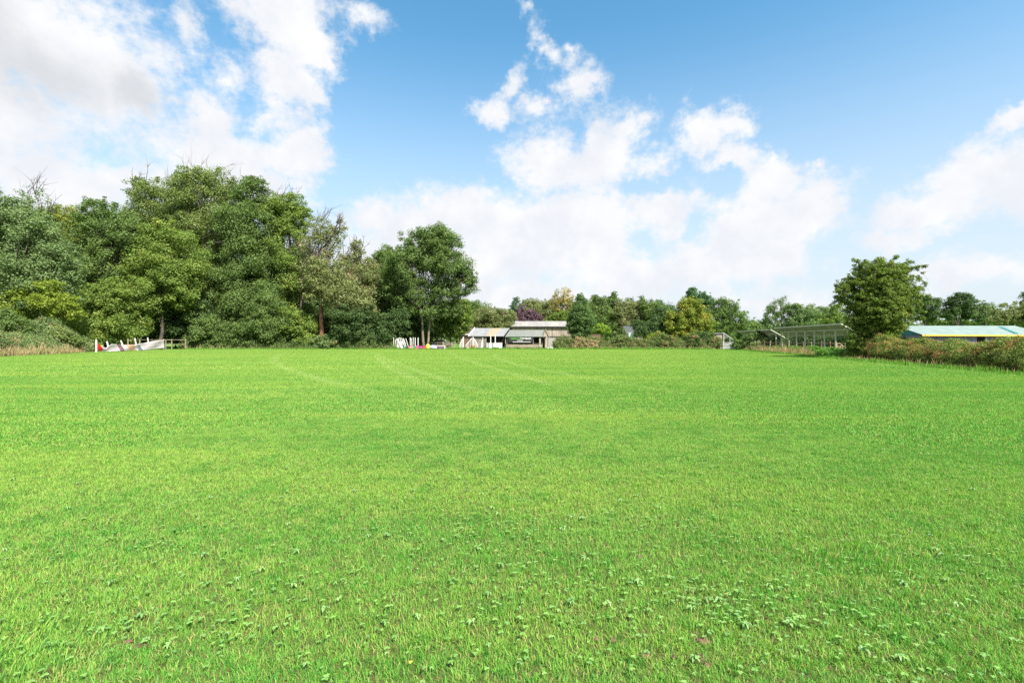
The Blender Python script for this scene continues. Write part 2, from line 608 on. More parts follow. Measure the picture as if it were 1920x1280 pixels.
def bank(name, label, cat, path, width, height_, mat, L, dens=1.0, rc=0.5, group=None, kind=None, stems=True, hvar=0.35, org=None, mat2=None, bark='stem', aspect=0.6):
    """an overgrown hedge or bramble bank: clumps heaped along a path of (x, y) points"""
    rg = rng_for(label)
    path = [np.array(p, float) for p in path]
    seg = [np.linalg.norm(b - a) for a, b in zip(path, path[1:])]
    tot = sum(seg)
    hl = list(height_) if hasattr(height_, '__len__') else [height_] * len(path)
    n = int(tot * width * (sum(hl) / len(hl)) * 1.6 / (rc ** 2.2)) + 8
    C, R = [], []
    bump = rg.random(int(tot / 1.5) + 3)
    for i in range(n):
        s_ = rg.random() * tot
        t, j = s_, 0
        while j < len(seg) - 1 and t > seg[j]:
            t -= seg[j]
            j += 1
        a, b = path[j], path[j + 1]
        d = (b - a) / seg[j]
        q = rg.uniform(-1, 1)
        bi = s_ / 1.5
        height = hl[j] + (hl[j + 1] - hl[j]) * t / seg[j]
        bh = bump[int(bi)] * (1 - bi % 1) + bump[int(bi) + 1] * (bi % 1)
        h = height * (1 - hvar + 2 * hvar * bh) * (1 - 0.55 * q * q)
        z = h * rg.random() ** 0.6
        p = a + d * t + np.array((-d[1], d[0])) * q * width / 2
        s2 = rc * (0.5 + 0.9 * rg.random())
        C.append((p[0], p[1], max(z - s2 * 0.4, s2 * 0.3)))
        R.append((s2, s2, s2 * 0.75))
    base = np.array((path[0][0], path[0][1], 0.0))
    C, R = np.array(C) - base, np.array(R)
    cnt = np.maximum(5, dens * 1.6 * pi * R[:, 0] * R[:, 2] / (0.5 * L * L * aspect)).astype(int)
    LEAFCOUNT[0] += int(cnt.sum())
    root = empty(name, tuple(base), label, cat, group)
    if kind:
        root['kind'] = kind
    me = leaf_mesh('foliage', C, R, cnt, L, rg, aspect=aspect)
    link('foliage', me, mat, root)
    if stems:
        mb = MB()
        for i in range(min(260, len(C))):
            c = C[rg.integers(len(C))]
            b = np.array((c[0] + rg.normal() * .3, c[1] + rg.normal() * .3, -0.03))
            e = c + np.array((rg.normal() * .25, rg.normal() * .25, R[0][2] * (0.6 + .9 * rg.random())))
            tp = curve(b, e, rg, 0.15, 4)
            mb.tube(tp, [0.016, 0.014, 0.012, 0.009, 0.005], 4)
        mb.build('stems', M[bark], root)['kind'] = 'stuff'
    return root


# leaf colours (albedo)
LM = {
    'mid': leaf_mat('leaf_mid_green', (0.076, 0.129, 0.039), (0.147, 0.216, 0.060)),
    'fresh': leaf_mat('leaf_fresh_green', (0.098, 0.167, 0.037), (0.196, 0.270, 0.055), (0.299, 0.322, 0.069), 0.12),
    'grey': leaf_mat('leaf_grey_green', (0.090, 0.149, 0.053), (0.172, 0.241, 0.094)),
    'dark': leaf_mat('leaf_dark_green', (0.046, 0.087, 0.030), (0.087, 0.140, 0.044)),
    'ash': leaf_mat('leaf_ash_green', (0.108, 0.163, 0.047), (0.200, 0.255, 0.076), (0.290, 0.276, 0.138), 0.10),
    'olive': leaf_mat('leaf_olive', (0.127, 0.163, 0.055), (0.228, 0.255, 0.103), (0.304, 0.248, 0.138), 0.10),
    'yellow': leaf_mat('leaf_yellow_green', (0.116, 0.185, 0.023), (0.243, 0.301, 0.042)),
    'autumn': leaf_mat('leaf_autumn', (0.117, 0.186, 0.033), (0.255, 0.290, 0.047), (0.497, 0.304, 0.062), 0.16),
    'gold': leaf_mat('leaf_gold', (0.240, 0.228, 0.066), (0.408, 0.324, 0.096), (0.144, 0.180, 0.048), 0.25),
    'purple': leaf_mat('leaf_purple', (0.083, 0.049, 0.063), (0.159, 0.094, 0.117), None, 0, 0.2),
    'conifer': leaf_mat('leaf_conifer', (0.044, 0.110, 0.041), (0.085, 0.172, 0.062), None, 0, 0.15),
    'bramble': leaf_mat('leaf_bramble', (0.080, 0.160, 0.030), (0.200, 0.250, 0.058), (0.360, 0.200, 0.090), 0.34, big=0.9),
    'greybramble': leaf_mat('leaf_greybramble', (0.097, 0.163, 0.055), (0.186, 0.255, 0.097), (0.359, 0.262, 0.138), 0.22, big=0.5),
    'dry': leaf_mat('leaf_dry', (0.288, 0.216, 0.114), (0.456, 0.360, 0.204), (0.156, 0.204, 0.060), 0.34, big=0.6),
    'ivy': leaf_mat('leaf_ivy', (0.075, 0.138, 0.025), (0.167, 0.230, 0.041), (0.310, 0.299, 0.075), 0.16, big=0.8),
    'hedgemix': leaf_mat('leaf_mixed_hedge', (0.086, 0.147, 0.041), (0.172, 0.218, 0.071), (0.310, 0.207, 0.103), 0.26, big=0.5),
    'nettle': leaf_mat('leaf_nettle', (0.084, 0.216, 0.031), (0.156, 0.312, 0.048)),
    'lime': leaf_mat('leaf_lime', (0.150, 0.260, 0.035), (0.250, 0.360, 0.050)),
    'poplar': leaf_mat('leaf_poplar_green', (0.070, 0.135, 0.042), (0.125, 0.200, 0.062)),
}

# ------------------------------------------------------------ ground and grass
def lawn_colour(t, r=None):
    """colour of the mown sward at a world position: patches, wheel tracks and, blade by blade, some variety"""
    pos = t.node('ShaderNodeNewGeometry').outputs['Position']
    p2 = t.vmath('MULTIPLY', pos, (1, 1, 0))
    nbig = t.noise(p2, 0.16, 3, 0.55)
    nmid = t.noise(p2, 0.9, 3, 0.6)
    nsm = t.noise(p2, 3.2, 3, 0.65)
    nst = t.noise(t.mapping(p2, rot=(0, 0, RAD(12)), scale=(0.25, 1.0, 1)), 0.42, 2, 0.5)
    nfar = t.noise(p2, 0.055, 2, 0.5)
    c = t.mix(t.step(nbig, 0.40, 0.60), (0.143, 0.340, 0.045), (0.228, 0.405, 0.062))
    c = t.mix(t.step(nfar, 0.44, 0.56, 0, 0.6), c, (0.114, 0.325, 0.029))
    c = t.mix(t.step(nmid, 0.50, 0.66, 0, 0.7), c, (0.095, 0.280, 0.027))
    c = t.mix(t.step(nsm, 0.54, 0.70, 0, 0.75), c, (0.313, 0.425, 0.093))
    c = t.mix(t.step(nsm, 0.46, 0.34, 0, 0.75), c, (0.062, 0.240, 0.022))
    c = t.mix(t.step(nst, 0.5, 0.66, 0, 0.5), c, (0.266, 0.430, 0.056))
    nh = t.noise(t.mapping(p2, rot=(0, 0, RAD(-6)), scale=(0.10, 1.0, 1)), 0.30, 3, 0.6)
    c = t.mix(t.step(nh, 0.48, 0.62, 0, 0.6), c, (0.295, 0.440, 0.062))
    c = t.mix(t.step(nh, 0.46, 0.34, 0, 0.55), c, (0.095, 0.300, 0.032))
    c = t.mix(t.step(t.noise(p2, 7.5, 2, 0.6), 0.60, 0.72, 0, 0.6), c, (0.25, 0.24, 0.07))
    c = t.mix(t.step(t.noise(p2, 11.0, 2, 0.6), 0.42, 0.30, 0, 0.7), c, (0.048, 0.190, 0.025))
    c = t.mix(t.step(t.noise(p2, 1.7, 3, 0.6), 0.54, 0.64, 0, 0.5), c, (0.071, 0.280, 0.025))
    sx = t.node('ShaderNodeSeparateXYZ')
    t.l.new(p2, sx.inputs[0])
    c = t.mix(t.step(t.math('SUBTRACT', sx.outputs[0], t.math('MULTIPLY', sx.outputs[1], 0.35)), -3.0, 6.0, 0, 0.45), c, (0.099, 0.310, 0.032))   # lusher turf towards the right
    c = t.mix(t.step(t.vmath('LENGTH', t.vmath('SUBTRACT', p2, (-8, 66, 0))), 62, 20, 0, 0.45), c, (0.30, 0.43, 0.060))   # drier turf towards the sheds
    # old wheel tracks: pale arcs (centre x, centre y, radius)
    trk = None
    for (cx, cy, rr, wd) in TRACKS:
        d = t.math('ABSOLUTE', t.math('SUBTRACT', t.vmath('LENGTH', t.vmath('SUBTRACT', p2, (cx, cy, 0))), rr))
        k = t.step(d, wd, wd * 0.25)
        trk = k if trk is None else t.math('MAXIMUM', trk, k)
    sy = t.node('ShaderNodeSeparateXYZ')
    t.l.new(p2, sy.inputs[0])
    trk = t.math('MULTIPLY', trk, t.step(nmid, 0.3, 0.6, 0.12, 0.48))
    trk = t.math('MULTIPLY', trk, t.math('MULTIPLY', t.step(sy.outputs[1], 10.0, 19.0), t.step(sy.outputs[1], 66.0, 45.0)))
    c = t.mix(trk, c, (0.36, 0.48, 0.15))
    return c, pos


TRACKS = []
for (p, q, s, wd) in [((-11.4, 41.2), (-5.7, 23.9), (-2.4, 14.9), .42), ((-9.4, 36.8), (-4.7, 23.9), (-1.6, 15.8), .42),
                      ((-7.2, 56.7), (-1.5, 27.8), (.4, 20), .4),
                      ((-1.6, 45), (1.6, 24), (3.4, 17.7), .4), ((-24, 50), (-14.5, 30), (-9, 21), .45)]:
    (x1, y1), (x2, y2), (x3, y3) = p, q, s
    a = 2 * (x2 - x1); b = 2 * (y2 - y1); c = x2 * x2 + y2 * y2 - x1 * x1 - y1 * y1
    d = 2 * (x3 - x1); e = 2 * (y3 - y1); f = x3 * x3 + y3 * y3 - x1 * x1 - y1 * y1
    det = a * e - b * d
    ux, uy = (c * e - b * f) / det, (a * f - c * d) / det
    TRACKS.append((ux, uy, math.hypot(x1 - ux, y1 - uy), wd))

m, t, out = new_mat('turf_soil')
c, pos = lawn_colour(t)
n = t.noise(pos, 14.0, 5, 0.7)
c2 = t.mix(t.step(n, 0.4, 0.65), (0.075, 0.075, 0.028), (0.09, 0.15, 0.026))
dist = t.vmath('LENGTH', pos)
c3 = t.mix(t.step(dist, 70, 110), c2, t.mix(1.0, c, (0.8, 0.8, 0.9), 'MULTIPLY'))
p = t.node('ShaderNodeBsdfPrincipled')
t.put(p.inputs['Base Color'], c3)
p.inputs['Roughness'].default_value = 0.95
p.inputs['Specular IOR Level'].default_value = 0.1
t.l.new(p.outputs[0], out.inputs[0])
M['turf'] = m
g = MB()
N = 24
gs = [-3000, -1200, -500, -200] + [-120 + 20 * i for i in range(17)] + [500, 1200, 3000]
for i in range(len(gs) - 1):
    for j in range(len(gs) - 1):
        g.add([(gs[i], gs[j], 0), (gs[i + 1], gs[j], 0), (gs[i + 1], gs[j + 1], 0), (gs[i], gs[j + 1], 0)], [(0, 1, 2, 3)])
o = g.build('ground', M['turf'])
tag(o, kind='structure')

m, t, out = new_mat('grass_blades')
c, pos = lawn_colour(t)
a_ = t.node('ShaderNodeAttribute', attribute_name='var')
sp = t.node('ShaderNodeSeparateColor')
t.l.new(a_.outputs['Color'], sp.inputs[0])
r, g_, b_ = sp.outputs
hv = t.node('ShaderNodeHueSaturation')
t.put(hv.inputs['Color'], c)
t.put(hv.inputs['Value'], t.math('ADD', 0.83, t.math('MULTIPLY', r, 0.5)))
t.put(hv.inputs['Hue'], t.math('ADD', 0.485, t.math('MULTIPLY', g_, 0.035)))
t.put(hv.inputs['Saturation'], 0.97)
c = t.mix(t.step(b_, 0.87, 0.90), hv.outputs[0], (0.40, 0.38, 0.14))
c = t.mix(t.step(b_, 0.12, 0.08), c, (0.07, 0.22, 0.05))
p = t.node('ShaderNodeBsdfPrincipled')
t.put(p.inputs['Base Color'], c)
p.inputs['Roughness'].default_value = 0.55
p.inputs['Specular IOR Level'].default_value = 0.16
tr = t.node('ShaderNodeBsdfTranslucent')
t.put(tr.inputs[0], t.mix(1.0, c, (1.1, 1.2, 0.6), 'MULTIPLY'))
mx = t.node('ShaderNodeMixShader')
mx.inputs[0].default_value = 0.35
t.l.new(p.outputs[0], mx.inputs[1])
t.l.new(tr.outputs[0], mx.inputs[2])
t.l.new(mx.outputs[0], out.inputs[0])
M['blade'] = m


def blade_tile(size, per_m2, width, length, rg, segs=3, lean=0.6, clump=0.0, vary=1.0):
    n = int(size * size * per_m2)
    x = (rg.random((n, 2)) - 0.5) * (size + 0.04)
    if clump:
        k = int(n * clump)
        ctr = (rg.random((max(4, int(size * size * 40)), 2)) - 0.5) * size
        x[:k] = ctr[rg.integers(len(ctr), size=k)] + rg.normal(size=(k, 2)) * 0.025
    th = rg.random(n) * 2 * pi
    ln = length * (0.45 + 0.75 * rg.random(n))
    wd = width * (0.6 + 0.8 * rg.random(n))
    le = lean * (0.2 + 1.3 * rg.random(n) ** 1.3)
    d = np.stack([np.cos(th), np.sin(th)], 1)
    fa = th + pi / 2 + rg.normal(size=n) * 0.5
    sd = np.stack([np.cos(fa), np.sin(fa)], 1)
    rows = []
    z = np.zeros(n)
    h = np.zeros(n)
    px = x.copy()
    for i in range(segs + 1):
        u = i / segs
        ang = le * u * 1.5
        if i:
            st = ln / segs
            h = h + st * np.cos(ang)
            px = px + d * (st * np.sin(ang))[:, None]
        wv = wd * (1 - 0.15 * u) * (1 - u ** 3) * 0.5 + wd * 0.04
        for sg in (-1, 1):
            rows.append(np.concatenate([px + sd * (sg * wv)[:, None], h[:, None]], 1))
    V = np.stack(rows, 1)           # n, 2(segs+1), 3
    nv = 2 * (segs + 1)
    fq = []
    for i in range(segs):
        fq.append((2 * i, 2 * i + 1, 2 * i + 3, 2 * i + 2))
    fq = np.array(fq).ravel()
    idx = (np.arange(n)[:, None] * nv + fq[None, :]).ravel()
    var = np.ones((n, nv, 4))
    for k in range(3):
        var[:, :, k] = rg.random(n)[:, None] if k == 2 else 0.5 + (rg.random(n)[:, None] - 0.5) * vary
    return np_mesh('grass_tile', V.reshape(-1, 3), 4, idx, var.reshape(-1, 4))


def scatter(name, sets, label, mat):
    """sets: list of (list of tile meshes, points (n,3), quarter turns, scale). One object; tiles are repeated over it by geometry nodes"""
    P, V_, R_, S_ = [], [], [], []
    tiles = []
    rg = rng_for(name)
    for (ms, pts, rots, scs) in sets:
        b = len(tiles)
        tiles += ms
        P.append(pts)
        V_.append(b + rg.integers(len(ms), size=len(pts)))
        R_.append(rots)
        S_.append(scs)
    P, V_, R_, S_ = map(np.concatenate, (P, V_, R_, S_))
    me = bpy.data.meshes.new(name)
    me.vertices.add(len(P))
    me.vertices.foreach_set('co', P.astype(np.float32).ravel())
    for nm, arr, ty in (('tile', V_, 'INT'), ('turn', R_, 'FLOAT'), ('size', S_, 'FLOAT')):
        a = me.attributes.new(nm, ty, 'POINT')
        a.data.foreach_set('value', arr.astype(np.int32 if ty == 'INT' else np.float32))
    o = link(name, me, mat)
    ng = bpy.data.node_groups.new(name, 'GeometryNodeTree')
    ng.interface.new_socket('Geometry', in_out='INPUT', socket_type='NodeSocketGeometry')
    ng.interface.new_socket('Geometry', in_out='OUTPUT', socket_type='NodeSocketGeometry')
    gi, go = ng.nodes.new('NodeGroupInput'), ng.nodes.new('NodeGroupOutput')

    def attr(nm, ty):
        n = ng.nodes.new('GeometryNodeInputNamedAttribute')
        n.data_type = ty
        n.inputs[0].default_value = nm
        return next(s for s in n.outputs if s.enabled and s.name == 'Attribute')
    tl, tn, sz = attr('tile', 'INT'), attr('turn', 'FLOAT'), attr('size', 'FLOAT')
    cx = ng.nodes.new('ShaderNodeCombineXYZ')
    ng.links.new(tn, cx.inputs[2])
    er = ng.nodes.new('FunctionNodeEulerToRotation')
    ng.links.new(cx.outputs[0], er.inputs[0])
    jn = ng.nodes.new('GeometryNodeJoinGeometry')
    for k, tm in enumerate(tiles):
        tm.materials.append(mat)
        to = bpy.data.objects.new(name + '_tile', tm)
        oi = ng.nodes.new('GeometryNodeObjectInfo')
        oi.inputs['Object'].default_value = to
        cmp_ = ng.nodes.new('FunctionNodeCompare')
        cmp_.data_type, cmp_.operation = 'INT', 'EQUAL'
        ii = [s for s in cmp_.inputs if s.enabled]
        ng.links.new(tl, ii[0])
        ii[1].default_value = k
        ip = ng.nodes.new('GeometryNodeInstanceOnPoints')
        ng.links.new(gi.outputs[0], ip.inputs['Points'])
        ng.links.new(cmp_.outputs[0], ip.inputs['Selection'])
        ng.links.new(oi.outputs['Geometry'], ip.inputs['Instance'])
        ng.links.new(er.outputs[0], ip.inputs['Rotation'])
        ng.links.new(sz, ip.inputs['Scale'])
        ng.links.new(ip.outputs[0], jn.inputs[0])
    ng.links.new(jn.outputs[0], go.inputs[0])
    md = o.modifiers.new('tiles', 'NODES')
    md.node_group = ng
    tag(o, label, None, None, 'stuff')
    return o


rg = np.random.default_rng(5)
near_t = [blade_tile(0.75, 17000, 0.0030, 0.039, rg, 3, lean=0.95, clump=0.3) for i in range(5)]
mid_t = [blade_tile(1.5, 5000, 0.0080, 0.042, rg, 2, lean=0.9, clump=0.25, vary=.75) for i in range(4)]
far_t = [blade_tile(4.5, 1500, 0.024, 0.044, rg, 2, lean=0.8, vary=.35) for i in range(4)]
Pn, Pm, Pf = [], [], []


def in_field(x, y, mg=0.0):
    return -58 - mg < x < 24.5 + (y - 19) * 0.21 + mg + 6 and y < 96


for ix in range(-22, 24):
    for iy in range(-2, 22):
        X0, Y0 = ix * 4.5, iy * 4.5
        if abs(X0) > 1.12 * max(Y0, 0) + 11 or not in_field(X0, Y0, 5):
            continue
        if math.hypot(X0, Y0) > 28:
            Pf.append((X0, Y0, 0))
            continue
        for jx in (-1, 0, 1):
            for jy in (-1, 0, 1):
                x1, y1 = X0 + 1.5 * jx, Y0 + 1.5 * jy
                if math.hypot(x1, y1) > 9.5:
                    Pm.append((x1, y1, 0))
                else:
                    if y1 < -1.6:
                        continue
                    for kx in (-.375, .375):
                        for ky in (-.375, .375):
                            Pn.append((x1 + kx, y1 + ky, 0))
sets = []
for tl_, P_ in ((near_t, Pn), (mid_t, Pm), (far_t, Pf)):
    P_ = np.array(P_, float)
    sets.append((tl_, P_, rg.integers(4, size=len(P_)) * pi / 2, np.ones(len(P_))))
scatter('grass', sets, 'mown green grass covering the whole field', M['blade'])
print('grass tiles', len(Pn), len(Pm), len(Pf))

# broad-leaved weeds and clover among the blades of the near field
def weed_mesh():
    rg = rng_for('weeds')
    Cc, nn, LL, vr = [], [], [], []
    V, FI, VAR = [], [], []
    cnt = 0

    def leaf(p, th, ln, wd, lift, col):
        nonlocal cnt
        d = np.array((cos(th), sin(th), 0))
        s_ = np.array((-sin(th), cos(th), 0))
        cup = 0.18 * wd
        pr = [(0, 0.12, 0), (0.3, 0.8, 1), (0.62, 1.0, 1.0), (1.0, 0.1, 0.35)]
        for (u, q, h) in pr:
            b = p + d * ln * u + np.array((0, 0, lift * h * (1 if u < 1 else .75)))
            V.append(b - s_ * wd * q / 2 + np.array((0, 0, cup)))
            V.append(b + np.array((0, 0, 0)))
            V.append(b + s_ * wd * q / 2 + np.array((0, 0, cup)))
        for i in range(3):
            a = cnt + 3 * i
            FI.extend([a, a + 1, a + 4, a + 3, a + 1, a + 2, a + 5, a + 4])
        cnt += 12
        VAR.extend([(col[0], col[1], col[2], 1)] * 12)
    # patches: (column, row, spread m)
    patches = [(at(px, 638, 1)[0] * (1360 / (py - 638)), 1360 / (py - 638), sp_) for px, py, sp_ in
               [(760, 1000, .5), (900, 1010, .4), (1010, 1080, .5), (1130, 1130, .35), (880, 1190, .4), (1450, 1170, .25), (1390, 1150, .2),
                (250, 1040, .4), (300, 1200, .3), (120, 1000, .5), (980, 960, .5), (640, 930, .8), (700, 880, .9), (1250, 980, .4), (1010, 905, .7),
                (1500, 860, 1.0), (1700, 880, .8), (1600, 1120, .3), (420, 1120, .3), (560, 1180, .3), (1340, 1130, .2), (1800, 1050, .4),
                (1240, 1110, .3), (1050, 830, 1.2), (450, 860, 1.0), (300, 900, .8), (1750, 1240, .25), (60, 1200, .3), (1420, 800, 1.5)]]
    for (cx, cy, sp_) in patches:
        for i in range(int(46 * (1 + sp_) * rg.uniform(.4, 1.4))):                        # clover: three round leaflets
            x, y = cx + rg.normal() * sp_, cy + rg.normal() * sp_ * 0.8
            h = 0.026 + 0.016 * rg.random()
            th = rg.random() * 2 * pi
            r_ = 0.007 + 0.006 * rg.random()
            c_ = (rg.random(), 0.2 + 0.3 * rg.random(), rg.random())
            for k in range(3):
                leaf(np.array((x, y, h)), th + k * 2.09, r_ * 1.3, r_ * 1.3, 0.003, c_)
        for i in range(int(2 + 3 * sp_)):                          # rosettes of longer leaves
            x, y = cx + rg.normal() * sp_, cy + rg.normal() * sp_ * 0.8
            th = rg.random() * 2 * pi
            c_ = (rg.random(), 0.5 + 0.5 * rg.random(), rg.random())
            for k in range(int(rg.integers(4, 8))):
                ln = 0.018 + 0.020 * rg.random()
                leaf(np.array((x, y, 0.018)), th + k * 1.1 + rg.normal() * .2, ln, ln * (0.42 + 0.2 * rg.random()), 0.014 + 0.010 * rg.random(), c_)
    for i in range(2400):                                           # loose ones everywhere
        y = 1.5 + 14 * rg.random() ** 1.3
        x = rg.uniform(-1.15, 1.15) * (y + 1)
        th = rg.random() * 2 * pi
        c_ = (rg.random(), rg.random(), rg.random())
        k_ = int(rg.integers(3, 6))
        ln = 0.006 + 0.016 * rg.random() ** 2
        for k in range(k_):
            leaf(np.array((x, y, 0.024)), th + k * 6.28 / k_ + rg.normal() * .2, ln, ln * .62, 0.008, c_)
    return np_mesh('weeds', np.array(V), 4, np.array(FI), np.array(VAR, float))


m, t, out = new_mat('weed_leaf')
a_ = t.node('ShaderNodeAttribute', attribute_name='var')
sp = t.node('ShaderNodeSeparateColor')
t.l.new(a_.outputs['Color'], sp.inputs[0])
r, g_, b_ = sp.outputs
c = t.mix(r, (0.070, 0.195, 0.030), (0.165, 0.32, 0.055))
c = t.mix(t.math('MULTIPLY', g_, 0.40), c, (0.24, 0.34, 0.16))
c = t.mix(t.step(b_, 0.997, 0.999), c, (0.42, 0.42, 0.06))
p = t.node('ShaderNodeBsdfPrincipled')
t.put(p.inputs['Base Color'], c)
p.inputs['Roughness'].default_value = 0.38
p.inputs['Specular IOR Level'].default_value = 0.5
t.l.new(p.outputs[0], out.inputs[0])
wd_o = link('weeds', weed_mesh(), m)
tag(wd_o, 'clover and broad leaved weeds scattered through the near grass', None, None, 'stuff')

# small patches of bare soil showing through the sward
M['soil'] = solid('soil', (0.17, 0.105, 0.06), (0.09, 0.06, 0.035), 30, bump=1.0)
rg = rng_for('soil')
g = MB()
for (px, py, r_) in [(1318, 1196, .035), (1310, 1228, .032), (1326, 1240, .02), (1208, 1224, .026), (1262, 1228, .014), (1118, 1192, .02), (262, 1206, .03), (1150, 1196, .018), (240, 1198, .02), (1200, 1040, .02)]:
    D = 1360 / (py - 638) * 0.985
    x = gx(px, D)
    K = 14
    pts = [(x, D, 0.014)]
    for ring, q in enumerate((0.45, 0.8, 1.05)):
        for k in range(K):
            a = 2 * pi * k / K
            rr = r_ * q * (0.4 + 0.6 * rg.random())
            pts.append((x + cos(a) * rr * 1.5, D + sin(a) * rr, (0.012, 0.010, 0.002)[ring] + 0.012 * rg.random()))
    fs = [(0, 1 + k, 1 + (k + 1) % K) for k in range(K)]
    for ring in (0, 1):
        for k in range(K):
            fs.append((1 + ring * K + k, 1 + (ring + 1) * K + k, 1 + (ring + 1) * K + (k + 1) % K, 1 + ring * K + (k + 1) % K))
    g.add(pts, fs)
o = g.build('dirt', M['soil'], smooth=True)
tag(o, 'small bare patches of reddish soil in the near grass', None, None, 'stuff')

# long grass and weeds left uncut along the edges of the field
def fringe(name, label, path, width, hgt, mat, per_m=60, wd=0.03, lean=0.5):
    rg = rng_for(label)
    V, VAR = [], []
    P = []
    for a, b in zip(path, path[1:]):
        a, b = np.array(a, float), np.array(b, float)
        Ls = np.linalg.norm(b - a)
        n = int(Ls * per_m)
        u = rg.random(n)[:, None]
        d = (b - a) / Ls
        nrm = np.array((-d[1], d[0]))
        P.append(a + (b - a) * u + nrm * (rg.random(n)[:, None] - .5) * width)
    P = np.concatenate(P)
    n = len(P)
    th = rg.random(n) * 2 * pi
    cl = 0.55 + 0.9 * np.abs(np.sin(P[:, 0] * 1.7) * np.cos(P[:, 1] * 1.3 + 1)) * rg.random(n)
    h = hgt * cl * (0.5 + 0.7 * rg.random(n))
    o_ = np.stack([np.cos(th), np.sin(th)], 1) * (h * lean * rg.random(n))[:, None]
    sd = np.stack([-np.sin(th), np.cos(th)], 1) * wd * 0.5
    z0 = np.zeros((n, 1))
    A = np.concatenate([P - sd, z0], 1)
    B = np.concatenate([P + sd, z0], 1)
    Cc = np.concatenate([P + o_ * 0.45 + sd * .8, (h * .62)[:, None]], 1)
    Dd = np.concatenate([P + o_, h[:, None]], 1)
    V = np.stack([A, B, Cc, Dd], 1)
    var = np.ones((n, 4, 4))
    for k in range(3):
        var[:, :, k] = rg.random(n)[:, None]
    me = np_mesh(name, V.reshape(-1, 3), 4, np.arange(4 * n), var.reshape(-1, 4))
    o = link(name, me, mat)
    return tag(o, label, None, None, 'stuff')


fringe('tall_grass', 'uncut green grass along the foot of the right hand hedge', [(21.5, 17), (26.3, 40), (31, 58), (35, 74)], 1.2, 0.26, LM['nettle'], 200, 0.03)
fringe('tall_grass', 'uncut grass at the foot of the far trees and hedge', [(-54, 80.3), (-20, 80.8), (-5, 81.5), (8, 82.2), (33, 80)], 1.1, 0.42, LM['nettle'], 150, 0.06)
fringe('dry_grass', 'tall straw coloured grass below the bramble bank at the left edge', [(-47.5, 43.5), (-50.2, 51), (-53, 58.5), (-57, 61)], 2.2, .95, LM['dry'], 230, 0.035)
fringe('dry_grass', 'dry brown grass stems in front of the central hedge', [(8.2, 84.3), (12, 84), (16, 83.6), (20, 83.5), (34, 81)], 1.0, 0.6, LM['dry'], 70, 0.04)
fringe('dry_grass', 'dead brown grass along the wire fence beneath the canopy', [(29.5, 48), (34, 66), (36.5, 76)], 1.4, 0.8, LM['dry'], 110, 0.035)
fringe('dry_grass', 'dry stems in the foot of the right hand bramble hedge', [(22, 17), (28, 41)], 1.2, 0.4, LM['dry'], 40, 0.02)
fringe('dry_grass', 'sparse straw grass in front of the left trees', [(-55, 81.2), (-20, 81.4)], 1.0, 0.8, LM['dry'], 60, 0.05)

fringe('tall_grass', 'lusher longer tuft of grass in the near left corner', [(-2.55, 2.35), (-2.05, 2.25)], .6, 0.07, M['blade'], 3200, 0.003, .8)
fringe('tall_grass', 'longer grass tufts at the lower middle of the near field', [(2.0, 3.1), (2.6, 3.3)], .5, 0.08, M['blade'], 1500, 0.004, .8)

# ------------------------------------------------------------ trees of the left-hand wood
WOOD = 'trees of the wood on the left'
tree('tree', 'large grey green tree at the left edge of the photo', 'tree', 64,
     [(-30, 470, 75, 85), (30, 440, 62, 62), (60, 480, 55, 70), (10, 560, 75, 60), (80, 560, 60, 50), (-40, 400, 60, 60), (105, 500, 40, 50)], LM['grey'], trunk=10, tw=.35, group=WOOD)
tree('tree', 'tall mid green tree filling the wood behind the yellow tinged tree', 'tree', 96,
     [(150, 450, 50, 40), (60, 470, 50, 45), (100, 500, 60, 60)], LM['ash'], tw=.3, L=.34, group=WOOD, dens=.8)
tree('tree', 'sparse feathery tree top poking above the wood near the left edge', 'tree', 80,
     [(62, 385, 30, 34), (40, 420, 40, 40), (85, 430, 30, 40)], LM['grey'], trunk=62, tw=.16, dens=.22, L=.26, group=WOOD, dead=6, out=.4, fork=.7)
tree('tree', 'yellow tinged tree behind the grey green tree at the left', 'tree', 84,
     [(120, 420, 36, 42), (125, 480, 46, 55), (110, 560, 50, 60)], LM['autumn'], trunk=122, tw=.3, group=WOOD, fork=.4)
tree('tree', 'dark open crowned tree with a knobbly top, fifth of the wood from the left', 'tree', 80,
     [(180, 395, 26, 24), (205, 420, 42, 36), (160, 430, 25, 30), (215, 470, 48, 50), (190, 520, 55, 55), (240, 440, 30, 35), (150, 500, 40, 50)], LM['mid'], sprays=[(175, 395, 150, 370, 5), (200, 395, 200, 368, 3), (215, 400, 222, 385, 3)], trunk=198, tw=.32, dens=.8, group=WOOD, out=.3, inner=.5)
tree('tree', 'tall thin crowned tree with leafy tufts on its top left', 'tree', 92,
     [(275, 365, 32, 30), (300, 380, 45, 45), (270, 420, 40, 50), (320, 430, 50, 60), (262, 345, 14, 14), (300, 500, 60, 70)], LM['ash'], sprays=[(275, 355, 248, 345, 4), (290, 345, 295, 330, 2)], trunk=305, tw=.35, dens=.62, group=WOOD, out=.3, dead=2)
tree('tree', 'tallest tree of the left wood with pale dying twigs inside its crown', 'tree', 90,
     [(365, 355, 40, 36), (400, 350, 40, 34), (345, 390, 42, 50), (395, 400, 55, 55), (370, 460, 62, 60), (345, 340, 22, 18), (420, 360, 25, 28), (385, 540, 60, 60)], LM['ash'], sprays=[(385, 335, 330, 312, 5), (400, 330, 410, 310, 2), (350, 345, 322, 318, 4), (430, 350, 445, 330, 3)], trunk=388, tw=.42, dens=.62, group=WOOD, out=.28, dead=3, bark='bark_pale')
